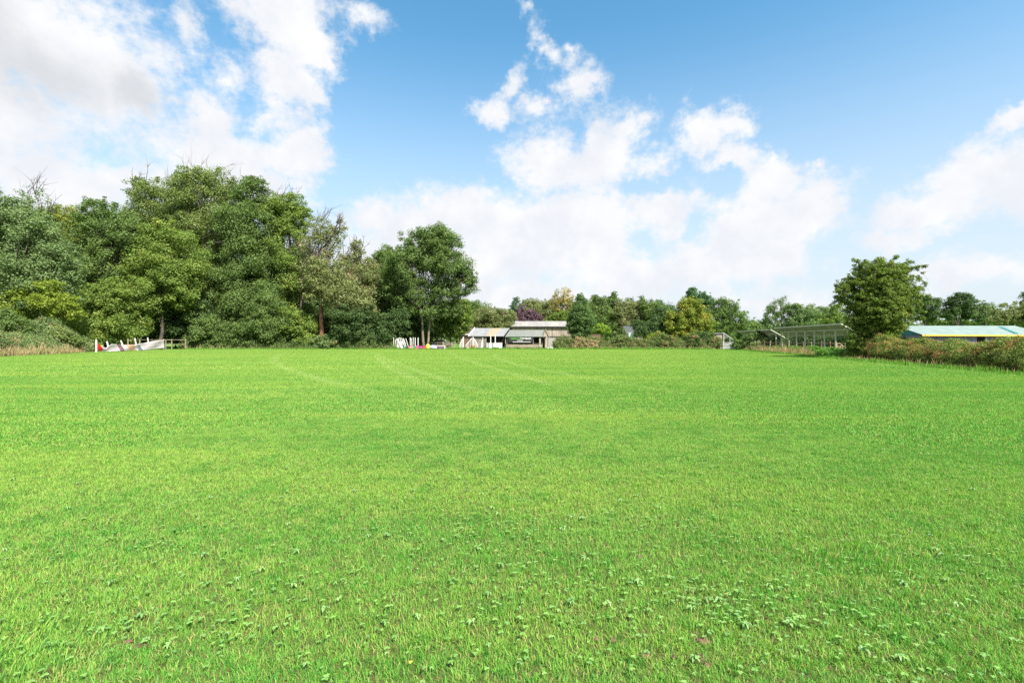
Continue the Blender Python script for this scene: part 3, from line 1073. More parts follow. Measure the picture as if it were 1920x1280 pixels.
tree('tree', 'bushy light green tree in front of the tall trees', 'tree', 80,
     [(300, 450, 48, 40), (330, 490, 50, 55), (275, 500, 44, 52), (305, 545, 54, 48), (255, 555, 34, 36), (350, 535, 28, 46)], LM['fresh'], trunk=300, tw=.3, group=WOOD)
tree('tree', 'tall full green tree right of the tallest tree of the wood', 'tree', 87,
     [(465, 370, 42, 34), (450, 410, 45, 45), (490, 410, 40, 50), (460, 470, 58, 60), (495, 500, 50, 60), (440, 540, 55, 60), (490, 570, 50, 50), (478, 345, 20, 16)], LM['mid'], trunk=462, tw=.42, dens=.95, group=WOOD, out=.24)
tree('tree', 'tall green tree with brown flecks at its top, left of the bare limbed tree', 'tree', 88,
     [(540, 385, 34, 28), (525, 410, 32, 40), (560, 410, 26, 34), (540, 460, 42, 55), (550, 520, 42, 50), (535, 580, 45, 50)], LM['fresh'], trunk=540, tw=.36, dens=.85, group=WOOD, out=.28, dead=2)
tree('tree', 'sparse tree with bare curving limbs showing against the sky', 'tree', 86,
     [(600, 430, 30, 26), (622, 455, 24, 28), (590, 470, 30, 34), (612, 500, 30, 28), (635, 430, 14, 20), (575, 520, 30, 40)], LM['olive'], trunk=570, tw=.26, dens=.34, L=.27, group=WOOD, out=.45, dead=7, twigs=16, bark='bark', fork=.42)
tree('tree', 'olive leafed tree with a bare red brown trunk', 'tree', 83,
     [(610, 540, 40, 34), (645, 555, 48, 38), (625, 515, 30, 28), (668, 580, 40, 30), (600, 505, 22, 24)], LM['olive'], trunk=604, tw=.42, dens=.6, L=.27, group=WOOD, bark='bark_red', fork=.62, dead=2)
tree('tree', 'leaning olive tree with dead bare branches sticking out of its top', 'tree', 90,
     [(660, 490, 30, 24), (680, 520, 45, 36), (650, 530, 40, 40), (700, 550, 42, 45), (670, 465, 16, 16), (690, 600, 45, 45)], LM['olive'], trunk=668, tw=.3, dens=.6, group=WOOD, dead=5, out=.3)
tree('tree', 'green tree filling the gap left of the big round crowned tree', 'tree', 95,
     [(722, 480, 20, 24), (735, 510, 35, 38), (715, 540, 35, 40), (740, 570, 45, 50), (700, 500, 18, 24)], LM['mid'], trunk=728, tw=.3, group=WOOD)
BT = tree('tree', 'big round crowned tree with a forked pale trunk, standing apart beside the sheds', 'tree', 86,
     [(785, 458, 38, 34), (828, 455, 40, 32), (760, 500, 36, 38), (800, 500, 42, 42), (845, 495, 38, 40), (868, 530, 28, 30), (835, 545, 30, 30), (775, 555, 36, 34), (880, 520, 16, 18), (750, 480, 22, 22), (812, 450, 30, 24),
      (740, 545, 24, 28), (800, 580, 34, 22), (840, 580, 26, 18), (730, 510, 20, 26)], LM['mid'],
     trunk=798, tw=.30, dens=.9, twigs=12, bark='bark_pale', fork=.34, stems=[(789, .85), (806, .7)], out=.22)
# thicker background of the wood
for px, py, rx, ry, D, mt, lb in [
        (905, 600, 50, 30, 140, 'mid', 'distant tree behind the brownish olive tree'),
        (1100, 595, 60, 32, 140, 'ash', 'distant tree behind the upright green tree'),
        (1215, 595, 70, 35, 140, 'dark', 'distant tree behind the pointed leader tree'),
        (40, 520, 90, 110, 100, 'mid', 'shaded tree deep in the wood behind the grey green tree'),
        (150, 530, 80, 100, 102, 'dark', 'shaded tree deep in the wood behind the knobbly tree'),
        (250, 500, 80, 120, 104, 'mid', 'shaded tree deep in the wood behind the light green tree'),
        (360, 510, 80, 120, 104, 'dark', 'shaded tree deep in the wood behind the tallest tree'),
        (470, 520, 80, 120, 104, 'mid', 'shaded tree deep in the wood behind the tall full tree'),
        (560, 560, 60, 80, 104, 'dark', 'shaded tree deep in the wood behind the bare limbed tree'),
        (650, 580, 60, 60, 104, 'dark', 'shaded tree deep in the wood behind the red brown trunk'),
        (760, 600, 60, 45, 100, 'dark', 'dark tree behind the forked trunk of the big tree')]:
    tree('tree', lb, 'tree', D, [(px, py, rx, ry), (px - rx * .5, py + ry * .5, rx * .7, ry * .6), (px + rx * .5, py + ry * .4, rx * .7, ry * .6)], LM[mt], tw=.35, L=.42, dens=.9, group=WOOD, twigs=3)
# understory
BU = 'bushes along the front of the left wood'
tree('bush', 'bright yellow green spreading bush above the bramble bank at the left', 'bush', 62,
     [(60, 555, 42, 22), (110, 570, 42, 22), (95, 540, 25, 16), (30, 570, 40, 30), (130, 590, 26, 12)], LM['yellow'], trunk=75, tw=.12, L=.22, group=BU, dens=.75)
tree('bush', 'mid green bush growing up through the bramble bank at the left edge', 'bush', 56,
     [(15, 605, 34, 24), (-25, 600, 40, 30), (45, 618, 22, 16)], LM['mid'], tw=.08, L=.18, group=BU)
tree('bush', 'small olive bush at the right end of the bramble bank', 'bush', 58,
     [(118, 628, 20, 14), (98, 622, 20, 14), (140, 638, 14, 9)], LM['ash'], tw=.06, L=.18, group=BU)
tree('bush', 'mid green spreading bush with layered branches behind the sponsor banner', 'bush', 76,
     [(190, 560, 42, 26), (240, 565, 40, 28), (170, 600, 45, 35), (230, 610, 50, 40), (215, 540, 30, 20)], LM['fresh'], trunk=205, tw=.14, L=.24, group=BU, dens=.85)
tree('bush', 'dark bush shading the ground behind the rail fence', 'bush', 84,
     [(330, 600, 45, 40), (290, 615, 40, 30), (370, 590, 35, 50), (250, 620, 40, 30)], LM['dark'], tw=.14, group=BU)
tree('bush', 'soft green conical bush right of the rail fence', 'bush', 83,
     [(395, 620, 35, 34), (380, 600, 26, 34), (430, 625, 30, 30)], LM['mid'], tw=.12, group=BU, L=.24)
tree('bush', 'dark leafy bush at the centre of the wood front', 'bush', 83,
     [(490, 615, 40, 38), (460, 630, 35, 26), (520, 620, 40, 38), (500, 580, 35, 30)], LM['mid'], tw=.12, group=BU, L=.24)
tree('bush', 'rounded fresh green bush left of the red brown trunk', 'bush', 82.5,
     [(565, 622, 30, 34), (548, 600, 26, 30), (580, 638, 20, 18)], LM['fresh'], tw=.1, group=BU, L=.24)
tree('bush', 'glossy dark holly like bush right of the red brown trunk', 'bush', 82.5,
     [(655, 600, 34, 34), (670, 630, 36, 26), (635, 630, 24, 24), (690, 590, 18, 20)], LM['dark'], tw=.12, group=BU, L=.24)
tree('bush', 'low silvery green shrub at the foot of the red brown trunk', 'bush', 82,
     [(618, 640, 24, 16), (600, 645, 18, 12)], LM['greybramble'], tw=.06, group=BU, L=.22)
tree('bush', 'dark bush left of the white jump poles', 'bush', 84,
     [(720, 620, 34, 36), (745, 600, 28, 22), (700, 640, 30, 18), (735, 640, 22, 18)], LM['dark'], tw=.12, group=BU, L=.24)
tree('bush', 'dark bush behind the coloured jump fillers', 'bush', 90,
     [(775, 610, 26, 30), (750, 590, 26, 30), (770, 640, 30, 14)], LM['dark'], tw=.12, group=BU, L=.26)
tree('bush', 'green tree with yellowing lower leaves between the big tree and the sheds', 'tree', 93,
     [(845, 590, 26, 28), (862, 580, 22, 24), (850, 615, 24, 22), (832, 600, 20, 30), (870, 600, 18, 24)], LM['fresh'], tw=.16, L=.26)
bank('bramble_bank', 'grey green bramble bank at the left edge of the field', 'brambles', [(-52.5, 40), (-54, 50), (-56.5, 58), (-59, 64)], 6.5, (5.2, 4.8, 3.0, 1.6), LM['greybramble'], .14, rc=.6, dens=1.0, hvar=.5)
bank('undergrowth', 'low undergrowth along the front of the left wood', 'undergrowth', [(-56, 83), (-40, 82.6), (-20, 82.8)], 2.6, 2.6, LM['mid'], .2, rc=.6, hvar=.5)
# far wood
bank('woods', 'distant dark woodland along the horizon', 'woodland', [(-420, 110), (-260, 150), (-120, 175), (-20, 185), (90, 185), (190, 170), (260, 130)], 14, 7.5, LM['mid'], 1.0, rc=3.0, stems=False, kind='stuff')

# ------------------------------------------------------------ trees across the middle
MT = 'trees behind the sheds and the far hedge'
mid_trees = [
    ('round green tree behind the brown roofed house', 125, [(885, 590, 26, 26), (872, 605, 22, 26), (900, 610, 22, 22)], 'mid', {}),
    ('brownish olive tree behind the pale metal shed roof', 104, [(915, 595, 28, 22), (945, 600, 26, 22), (925, 615, 36, 18), (900, 610, 18, 20)], 'olive', {'dens': .95}),
    ('dark pointed conifer left of the purple tree', 128, [(967, 575, 9, 22), (965, 595, 16, 22)], 'conifer', {'flat': .6}),
    ('purple leafed tree above the barn roof', 116, [(985, 590, 20, 18), (1000, 598, 18, 14), (975, 600, 14, 14)], 'purple', {}),
    ('pale olive tree behind the purple tree', 132, [(1005, 580, 24, 20), (1025, 585, 24, 22), (990, 575, 18, 14), (1020, 600, 26, 16)], 'olive', {}),
    ('tall golden tree above the barn', 130, [(1055, 560, 18, 20), (1068, 572, 16, 20), (1040, 570, 14, 18), (1055, 590, 26, 20)], 'gold', {'dens': .6, 'out': .4}),
    ('pale green round bush behind the right end of the barn', 120, [(1055, 598, 20, 16), (1040, 600, 14, 12)], 'fresh', {}),
    ('dense upright green tree right in front of the barn corner', 93, [(1088, 600, 22, 34), (1088, 585, 19, 24), (1085, 610, 24, 24), (1095, 605, 20, 26), (1088, 568, 12, 14), (1088, 556, 6, 8), (1088, 628, 18, 12)], 'poplar', {'L': .2, 'bark': 'bark_pale', 'fork': .16, 'dens': 1.3, 'rc': .6, 'inner': .5}),
    ('dark green tree with a tufted top right of the upright tree', 116, [(1125, 575, 18, 20), (1148, 570, 16, 20), (1135, 600, 34, 30), (1115, 557, 7, 9), (1152, 555, 7, 10), (1120, 625, 26, 16)], 'mid', {}),
    ('broad mid green tree above the dark roofed building', 114, [(1175, 580, 26, 22), (1195, 590, 26, 26), (1165, 600, 24, 24), (1185, 612, 30, 14)], 'olive', {'dens': 1.0}),
    ('green tree with a pointed leader right of the dark roofed building', 112, [(1205, 572, 9, 16), (1222, 585, 24, 22), (1232, 600, 28, 26), (1215, 615, 26, 20)], 'mid', {}),
    ('very dark tree leaning over the far hedge', 98, [(1195, 610, 14, 12), (1225, 615, 22, 22), (1240, 600, 20, 26), (1250, 625, 18, 18)], 'dark', {}),
    ('orange and yellow tinged tree, brightest of the far tree line', 95, [(1280, 590, 26, 24), (1300, 580, 26, 22), (1265, 605, 22, 22), (1310, 605, 26, 24), (1290, 570, 20, 14), (1325, 615, 14, 20), (1285, 630, 34, 18)], 'autumn', {'L': .24}),
    ('dark conifer rising behind the orange tinged tree', 118, [(1300, 555, 14, 16), (1320, 560, 12, 14), (1330, 570, 12, 20), (1310, 585, 26, 30), (1293, 548, 7, 8)], 'conifer', {}),
    ('wide dark green tree right of the orange tinged tree', 112, [(1355, 580, 22, 24), (1375, 590, 24, 26), (1345, 605, 22, 30), (1390, 615, 26, 24), (1360, 630, 26, 20)], 'mid', {}),
    ('low green tree tapering down to the gap of sky', 118, [(1405, 612, 16, 16), (1415, 625, 14, 14), (1395, 625, 18, 16)], 'mid', {}),
    ('open crowned tree just right of the gap of sky', 118, [(1462, 575, 18, 18), (1448, 590, 16, 16), (1475, 590, 14, 16), (1455, 608, 26, 16)], 'grey', {'dens': .6, 'out': .35, 'inner': .5}),
    ('round green tree behind the middle of the canopy', 116, [(1495, 582, 16, 16), (1510, 592, 22, 20), (1490, 605, 20, 16)], 'grey', {}),
    ('broad grey green tree behind the canopy', 122, [(1530, 590, 24, 20), (1550, 600, 20, 18), (1525, 608, 26, 14)], 'grey', {}),
    ('yellowish tree behind the right end of the canopy', 100, [(1565, 585, 14, 16), (1575, 598, 16, 14), (1555, 602, 18, 14)], 'fresh', {'dens': .85}),
]
for lb, D, lobes, mt, kw in mid_trees:
    kw = dict(kw)
    kw.setdefault('L', .23 if D < 110 else .27)
    tree('tree', lb, 'tree', D, lobes, LM[mt], tw=.2, group=MT, twigs=4, **kw)
tree('bush', 'leafy dark bush hiding the foot of the slate roofed building', 'bush', 95, [(1201, 618, 12, 9), (1212, 624, 12, 9), (1196, 627, 9, 6)], LM['dark'], tw=.06, L=.2)
tree('bush', 'small bush between the lime bush and the pale trailer', 'bush', 95, [(1165, 622, 8, 7), (1158, 627, 10, 6)], LM['mid'], tw=.05, L=.2)
tree('bush', 'bright lime green bush right of the upright tree', 'bush', 102, [(1120, 615, 16, 9), (1132, 618, 14, 8), (1110, 618, 12, 8)], LM['lime'], tw=.08, L=.22)
tree('bush', 'yellow green sapling growing out of the far hedge', 'bush', 86, [(1232, 630, 14, 9), (1222, 634, 10, 7)], LM['yellow'], tw=.05, L=.2, dens=.7)
tree('bush', 'bushy green growth on the field corner left of the canopy', 'bush', 74, [(1415, 638, 22, 14), (1395, 645, 20, 12), (1435, 640, 16, 14), (1428, 625, 14, 10)], LM['mid'], tw=.06, L=.2)
tree('bush', 'dark shrub at the right end of the far hedge', 'bush', 84, [(1320, 635, 20, 16), (1300, 640, 20, 14), (1334, 640, 12, 13)], LM['dark'], tw=.06, L=.2)
bank('hedge', 'overgrown hedge across the far side of the field right of the sheds', 'hedge', [(gx(1040, 86), 86), (gx(1130, 86), 86), (gx(1240, 85), 85), (gx(1350, 83), 83)], 2.4, (1.7, 2.1, 2.2, 2.0), LM['hedgemix'], .15, rc=.42, hvar=.45)
bank('hedge', 'brown dead growth on the far hedge right of the barn', 'hedge', [(gx(1076, 84.8), 84.8), (gx(1122, 84.6), 84.6)], 1.0, 1.8, LM['dry'], .15, rc=.35)
# ------------------------------------------------------------ right-hand trees
OK = 'trees on the skyline beyond the teal roof'
for lb, D, lobes, mt, kw in [
        ('dark round topped oak half hidden by the ivy clad tree', 140, [(1735, 570, 22, 20), (1722, 585, 18, 18), (1745, 590, 16, 14)], 'dark', {}),
        ('dark oak with a wide domed crown, left of centre above the teal roof', 140, [(1798, 566, 24, 18), (1785, 580, 20, 14), (1815, 580, 18, 14), (1775, 590, 16, 10), (1818, 592, 12, 8)], 'dark', {'fork': .3}),
        ('lighter round tree right of the domed oak', 138, [(1848, 580, 18, 16), (1835, 592, 16, 14), (1860, 592, 16, 14)], 'grey', {}),
        ('olive bushy tree above the right end of the teal roof', 120, [(1890, 590, 24, 20), (1915, 590, 26, 22), (1870, 600, 18, 12), (1940, 585, 24, 26)], 'olive', {}),
        ('dark tree cut off by the right edge of the photo', 150, [(1930, 560, 18, 18), (1945, 580, 24, 24)], 'dark', {}),
        ('low green hedge tree under the skyline oaks', 150, [(1755, 605, 20, 7), (1790, 604, 22, 8), (1835, 606, 22, 6)], 'mid', {})]:
    tree('tree', lb, 'tree', D, lobes, LM[mt], tw=.35, L=.36, group=OK, twigs=8, **kw)

tree('tree', 'ivy clad hawthorn standing in the right hand hedge', 'tree', 40,
     [(1645, 530, 50, 36), (1608, 548, 36, 34), (1688, 545, 34, 34), (1635, 503, 32, 15), (1668, 508, 26, 13), (1640, 585, 44, 36), (1680, 590, 26, 34), (1605, 590, 18, 28), (1645, 625, 34, 28), (1642, 655, 34, 24), (1645, 612, 36, 40), (1645, 580, 44, 34), (1628, 600, 26, 36), (1662, 610, 24, 34), (1650, 560, 40, 40), (1600, 640, 18, 24), (1690, 560, 26, 30)],
     LM['ivy'], sprays=[(1690, 520, 1735, 500, 8), (1690, 530, 1748, 545, 22), (1685, 515, 1745, 525, 18), (1690, 540, 1742, 560, 14), (1690, 570, 1725, 590, 8), (1680, 508, 1712, 492, 5), (1600, 530, 1572, 556, 10),
      (1605, 520, 1580, 535, 8), (1620, 505, 1603, 486, 4), (1640, 500, 1650, 484, 3), (1595, 560, 1563, 572, 5), (1600, 545, 1566, 548, 8), (1605, 575, 1572, 590, 6), (1690, 545, 1738, 572, 16), (1695, 525, 1722, 498, 4), (1690, 585, 1730, 605, 6), (1605, 600, 1580, 618, 5), (1660, 500, 1672, 484, 3), (1690, 505, 1700, 488, 2), (1690, 535, 1725, 530, 14), (1700, 555, 1732, 575, 9)],
     trunk=1648, tw=.22, L=.105, rc=.25, dens=1.05, out=.3, inner=.45, twigs=6, dead=0, fork=.3)
bank('hedge', 'tangled bramble hedge with reddish leaves along the right side of the field', 'hedge', [(21.8, 13), (24.4, 20.5), (27.6, 31), (30.3, 40.5)], 2.8, (1.45, 1.45, 1.5, 2.1), LM['bramble'], .07, rc=.26, dens=1.1, hvar=.25)
bank('nettles', 'green nettles and grass in front of the fence under the canopy', 'nettles', [(29.6, 41), (32.4, 52), (35.5, 66), (37, 74)], 1.5, .8, LM['nettle'], .11, rc=.26, stems=False)
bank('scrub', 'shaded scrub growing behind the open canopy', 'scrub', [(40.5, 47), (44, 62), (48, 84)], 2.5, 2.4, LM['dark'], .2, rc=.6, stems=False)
tree('bush', 'bushy end of the far hedge beside the wire fence', 'bush', 70, [(1440, 645, 20, 13), (1418, 650, 16, 10), (1455, 640, 12, 10)], LM['greybramble'], tw=.05, L=.16)

# ------------------------------------------------------------ buildings in the middle
M['tin'] = solid('pale_tin_roof', (0.235, 0.240, 0.248), (0.195, 0.20, 0.21), 1.5, rough=.5, wave=('X', .15), wcol=.06)
M['rust'] = solid('rusty_yellow_tin', (0.30, 0.25, 0.17), (0.26, 0.21, 0.14), 4, wave=('X', .15), wcol=.06)
M['grey_roof'] = solid('grey_felt_roof', (0.17, 0.18, 0.165), (0.14, 0.15, 0.135), 3, wave=('X', .9), wcol=.05)
M['barn_roof'] = solid('barn_roof', (0.27, 0.255, 0.245), (0.22, 0.21, 0.20), 1.2, wave=('X', .35), wcol=.06)
M['skylight'] = solid('skylight', (0.38, 0.35, 0.27), (0.33, 0.31, 0.25), 2)
M['boards'] = solid('weathered_boards', (0.36, 0.30, 0.25), (0.22, 0.185, 0.15), 5, stretch=(1, 1, .2), wave=('X', .22), wcol=.32)
M['boards_grey'] = solid('grey_boards', (0.25, 0.215, 0.19), (0.16, 0.14, 0.125), 5, stretch=(1, 1, .2), wave=('X', .2), wcol=.15)
M['planks'] = solid('horizontal_planks', (0.30, 0.24, 0.18), (0.19, 0.155, 0.12), 5, stretch=(.3, 1, 1), wave=('Z', .2), wcol=.2)
M['block'] = solid('block_wall', (0.32, 0.305, 0.28), (0.26, 0.25, 0.23), 3)
M['brown_tile'] = solid('brown_roof_tiles', (0.10, 0.07, 0.065), (0.07, 0.05, 0.05), 4, wave=('Z', .2), wcol=.12)
M['red_brick'] = solid('red_brick', (0.17, 0.10, 0.075), (0.12, 0.075, 0.06), 8)  # darkened so that the house wall's shade is in the colour
M['slate'] = solid('slate_roof', (0.075, 0.085, 0.09), (0.05, 0.057, 0.06), 4)

# pale tin roofed shed with an open front
D = 86.5
def P(px, py, d=D):
    return np.array(at(px, py, d))
x0, x1 = gx(880.5, D), gx(946, D)
ez, rz = 2.25, 3.75
sh = empty('tin_roofed_shed', ((x0 + x1) / 2, D + 2, 0), 'open fronted shed with a pale tin roof patched in rusty yellow', 'shed')
o_ = tuple(sh.location)
yf, yr, yb = D, D + 2.4, D + 4.8
r = MB(o_)
bx = [gx(912, D), gx(929, D)]
def strip(a, b, skew=0.9):
    return [(a - .15, yf - .35, ez), (b - .15, yf - .35, ez), (b + skew, yr, rz), (a + skew, yr, rz)]
r.slab(strip(x0, bx[0]), .06)
r.slab(strip(bx[1], x1), .06)
r.slab([(x0 + .9, yr, rz), (x1 + .9, yr, rz), (x1 + .9, yb, ez), (x0 + .9, yb, ez)], .06)
r.build('roof', M['tin'], sh)
r = MB(o_)
r.slab([tuple(np.array(p) + np.array((0, 0, .004))) for p in strip(bx[0], bx[1])], .06)
r.build('roof_patch', M['rust'], sh, 'rusty yellow patch of roofing')
r = MB(o_)
q = MB(o_)
r.box(((x0 + gx(910, D)) / 2, yf + .05, 1.1), (gx(910, D) - x0 - .1, .08, 2.2))
r.box(((x0 + x1) / 2, yb - .1, 1.1), (x1 - x0, .1, 2.2))
r.box((x1 + .1, (yf + yb) / 2, 1.1), (.08, yb - yf - .3, 2.2))
r.box((x0 - .05, (yf + yb) / 2, 1.1), (.08, yb - yf - .3, 2.2))
r.build('wall', M['boards_grey'], sh)
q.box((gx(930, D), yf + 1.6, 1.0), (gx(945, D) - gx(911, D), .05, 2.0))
q.build('interior_shade', M['dark'], sh)  # near-black sheet standing in for the shade inside the shed
q = MB(o_)
q.box((gx(911, D), yf, 1.1), (.12, .12, 2.2))
q.build('post', M['cream'], sh)
q = MB(o_)
q.bar((x0 - .2, yf - .40, ez + .02), (x0 + .75, yr, rz + .06), .05, .34)
q.bar((x0 + .75, yr, rz + .06), (x0 + .75, yb, ez + .02), .05, .3)
q.build('bargeboard', M['white_paint'], sh)

# white show jump stands leaning beside the shed
def jump_wing(px, D, w_, h_, label, cat='jump wing', lean=.0, mirror=False):
    e = empty('jump_wing', (gx(px, D), D, 0), label, cat, 'white show jump wings by the shed')
    s = -1 if mirror else 1
    a = MB()
    a.box((0, 0, h_ / 2), (.14, .1, h_))
    a.build('post', M['white_paint'], e)
    a = MB()
    a.bar((0, 0, h_ - .08), (s * w_, 0, h_ * .38), .08, .1)
    a.bar((0, 0, .12), (s * w_, 0, .12), .08, .12)
    a.box((s * w_, 0, h_ * .2), (.09, .09, h_ * .42))
    a.build('frame', M['white_paint'], e)
    for k in range(1, 4):
        a = MB()
        x = s * w_ * k / 4
        a.box((x, 0, .09 + (h_ * (1 - .6 * k / 4)) / 2 - .05), (.06, .05, h_ * (1 - .6 * k / 4) - .1))
        a.build('picket', M['white_paint'], e)
    e.rotation_euler = (0, lean, 0)
    return e
jump_wing(869, 85.2, .62, 2.15, 'white wing with a broad post, leftmost beside the shed', mirror=True)
jump_wing(887, 85.0, .80, 2.1, 'white wing sloping down to the right of the orange tub')
jump_wing(884, 85.4, .95, 1.9, 'white wing sloping down to the left of the orange tub', mirror=True)
jump_wing(905, 85.1, .25, 2.0, 'narrow white wing in front of the grey boarded shed wall', mirror=True)
PP = 'white posts standing in front of the tin roofed shed'
for px, lb in ((920, 'left white post before the white panel by the shed'), (928.5, 'right white post before the white panel by the shed')):
    a = MB((gx(px, 85), 85, 0))
    a.box((gx(px, 85), 85, 1.25), (.11, .1, 2.5))
    a.box((gx(px, 85), 85, .05), (.3, .4, .1))
    a.box((gx(px, 85) + .07, 85, 1.3), (.04, .06, 1.6))
    o = a.build('jump_post', M['white_paint'])
    o.location = (gx(px, 85), 85, 0)
    tag(o, lb, 'post', PP)
a = MB((gx(927, 85.7), 85.7, 0))
xx = gx(927, 85.7)
a.box((xx, 85.7, .62), (2.75, .05, .85))
a.box((xx, 85.66, 1.06), (2.85, .08, .07))
a.box((xx, 85.66, .18), (2.85, .08, .07))
a.box((xx - 1.3, 85.7, .1), (.07, .3, .2))
a.box((xx + 1.3, 85.7, .1), (.07, .3, .2))
o = a.build('low_barrier', M['white_paint'])
o.location = (xx, 85.7, 0)
tag(o, 'long low white panel leaning across the shed opening', 'panel')
# orange tub
M['orange'] = solid('orange_plastic', (0.62, 0.20, 0.035), (0.5, 0.15, 0.03), 5, rough=.4)
tb = MB()
tb.tube([(0, 0, 0), (0, 0, .04), (0, 0, .5), (0, 0, .56)], [.22, .25, .32, .34], 16)
tb.tube([(-.33, 0, .5), (-.2, -.1, .72), (.2, -.1, .72), (.33, 0, .5)], .02, 6)
o = tb.build('tub', M['orange'])
o.location = (gx(886.5, 84.4), 84.4, 0)
tag(o, 'orange plastic tub on the grass between the white wings', 'tub')

# grey roofed stall with the timber banner
x0, x1 = gx(946, D) + .15, gx(1021, D)
st = empty('timber_stall', ((x0 + x1) / 2, D + 2, 0), 'open wooden shed with a grey felt roof and a black banner on its front', 'shed')
o_ = tuple(st.location)
r = MB(o_)
r.slab([(x0 - .05, yf - .35, 2.18), (x1, yf - .35, 2.18), (x1 + .1, yr, 3.42), (x0 + .8, yr, 3.42)], .07)
r.slab([(x0 + .8, yr, 3.42), (x1 + .1, yr, 3.42), (x1 + .1, yb, 2.2), (x0 + .8, yb, 2.2)], .07)
r.build('roof', M['grey_roof'], st)
r = MB(o_)
r.add([(x1 + .16, yf - .3, 2.16), (x1 + .16, yr, 3.45), (x1 + .16, yb, 2.2), (x1 + .24, yf - .3, 2.16), (x1 + .24, yr, 3.45), (x1 + .24, yb, 2.2)], [(0, 1, 2), (5, 4, 3), (0, 3, 4, 1), (1, 4, 5, 2), (2, 5, 3, 0)])
r.box((x1 + .2, (yf + yb) / 2 + .5, 1.08), (.08, 3.4, 2.1))
r.build('gable', M['boards'], st)
r = MB(o_)
r.bar((x1 + .28, yf - .45, 2.12), (x1 + .28, yr, 3.5), .05, .2)
r.bar((x1 + .28, yr, 3.5), (x1 + .28, yb, 2.2), .05, .2)
r.build('bargeboard', M['cream'], st)
ga, gb, gm = gx(1014.5, D), gx(1028.5, D), gx(1023, D)
r = MB(o_)
yy = yf - .2
r.add([(ga + .3, yy, 2.1), (gb, yy, 2.1), (gm, yy, 3.35), (ga + .3, yy + .1, 2.1), (gb, yy + .1, 2.1), (gm, yy + .1, 3.35)], [(0, 1, 2), (5, 4, 3), (0, 3, 4, 1), (1, 4, 5, 2), (2, 5, 3, 0)])
r.box((gb - .35, yy + .05, 1.05), (.62, .1, 2.08))
r.build('porch_gable', M['boards'], st)
r = MB(o_)
r.slab([(gm, yy - .15, 3.45), (gb + .15, yy - .15, 2.05), (gb + .15, yy + 2.5, 2.05), (gm, yy + 2.5, 3.45)], .06)
r.slab([(gm, yy - .15, 3.45), (ga + .15, yy - .15, 2.15), (ga + .15, yy + 2.5, 2.15), (gm, yy + 2.5, 3.45)], .06)
r.build('porch_roof', M['cream'], st)
r = MB(o_)
r.box((gx(1019, D), yy + .5, 1.0), (.45, .05, 1.95))
r.build('doorway_shade', M['dark'], st)  # dark sheet in place of the shade in the opening
r = MB(o_)
r.box(((x0 + x1) / 2 - .1, yf + .02, .45), (x1 - x0 - .5, .07, .82))
r.box(((x0 + x1) / 2 - .1, yf - .05, .92), (x1 - x0 - .4, .12, .08))
r.build('plank_front', M['planks'], st)
for px, mt in ((948, 'grey_wood'), (952, 'grey_wood'), (1000, 'grey_wood')):
    r = MB(o_)
    r.box((gx(px, D), yf + .04, 1.5), (.12, .1, 1.15))
    r.build('post', M[mt], st)
r = MB(o_)
r.box((gx(1012.5, D), yf - .06, 1.05), (.3, .1, 2.1))
r.build('corner_post', M['cream'], st)
r = MB(o_)
r.box(((x0 + x1) / 2, yb - .1, 1.05), (x1 - x0, .1, 2.1))
r.box((x0 + .1, (yf + yb) / 2, 1.05), (.08, yb - yf - .3, 2.1))
r.build('wall', M['boards_grey'], st)
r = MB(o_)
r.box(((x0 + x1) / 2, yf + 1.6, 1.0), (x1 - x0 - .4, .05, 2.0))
r.build('interior_shade', M['dark'], st)  # dark sheet added as the shade under the stall roof
# banner with its wording
M['banner_black'] = solid('banner_black', (0.022, 0.024, 0.024), (0.035, 0.037, 0.037), 3, rough=.5)
M['sign_green'] = solid('sign_green', (0.10, 0.38, 0.045), (0.08, 0.33, 0.04), 3, rough=.6)
bn = empty('banner', (gx(977, 86.2), 86.2, 0), 'black banner lettered in green and white on the timber stall', 'banner')
wb = gx(1000, 86.2) - gx(953.5, 86.2)
r = MB()
r.box((0, 0, 1.63), (wb, .03, .92))
r.build('cloth', M['banner_black'], bn)
def text(s, x, z, size, mt, parent, y=-.02, align='LEFT', wid=None):
    c = bpy.data.curves.new('lettering', 'FONT')
    c.body = s
    c.size = size
    c.extrude = .004
    c.offset = .006
    c.align_x = align
    c.materials.append(mt)
    o = bpy.data.objects.new('lettering', c)
    o.location = (x, y, z)
    o.rotation_euler = (RAD(90), 0, 0)
    COL.objects.link(o)
    o.parent = parent
    bpy.context.view_layer.update()
    if wid:
        o.scale = (wid / max(o.dimensions[0], .01), 1, 1)
    me = bpy.data.meshes.new_from_object(o.evaluated_get(bpy.context.evaluated_depsgraph_get()))
    r_ = bpy.data.objects.new('lettering', me)
    r_.location, r_.rotation_euler, r_.scale = o.location, o.rotation_euler, o.scale
    COL.objects.link(r_)
    r_.parent = parent
    bpy.data.objects.remove(o)
    return r_
text('NASCO', -wb / 2 + .38, 1.66, .52, M['sign_green'], bn, wid=1.55)
text('TIMBER', -wb / 2 + 2.0, 1.68, .46, M['white_paint'], bn, wid=2.05)
text('SUPPLIES', -wb / 2 + 1.5, 1.42, .2, M['white_paint'], bn, wid=1.0)
r = MB()
r.box((0.1, -.03, 1.22), (wb * .72, .01, .09))
r.build('contact_line', M['white_paint'], bn)

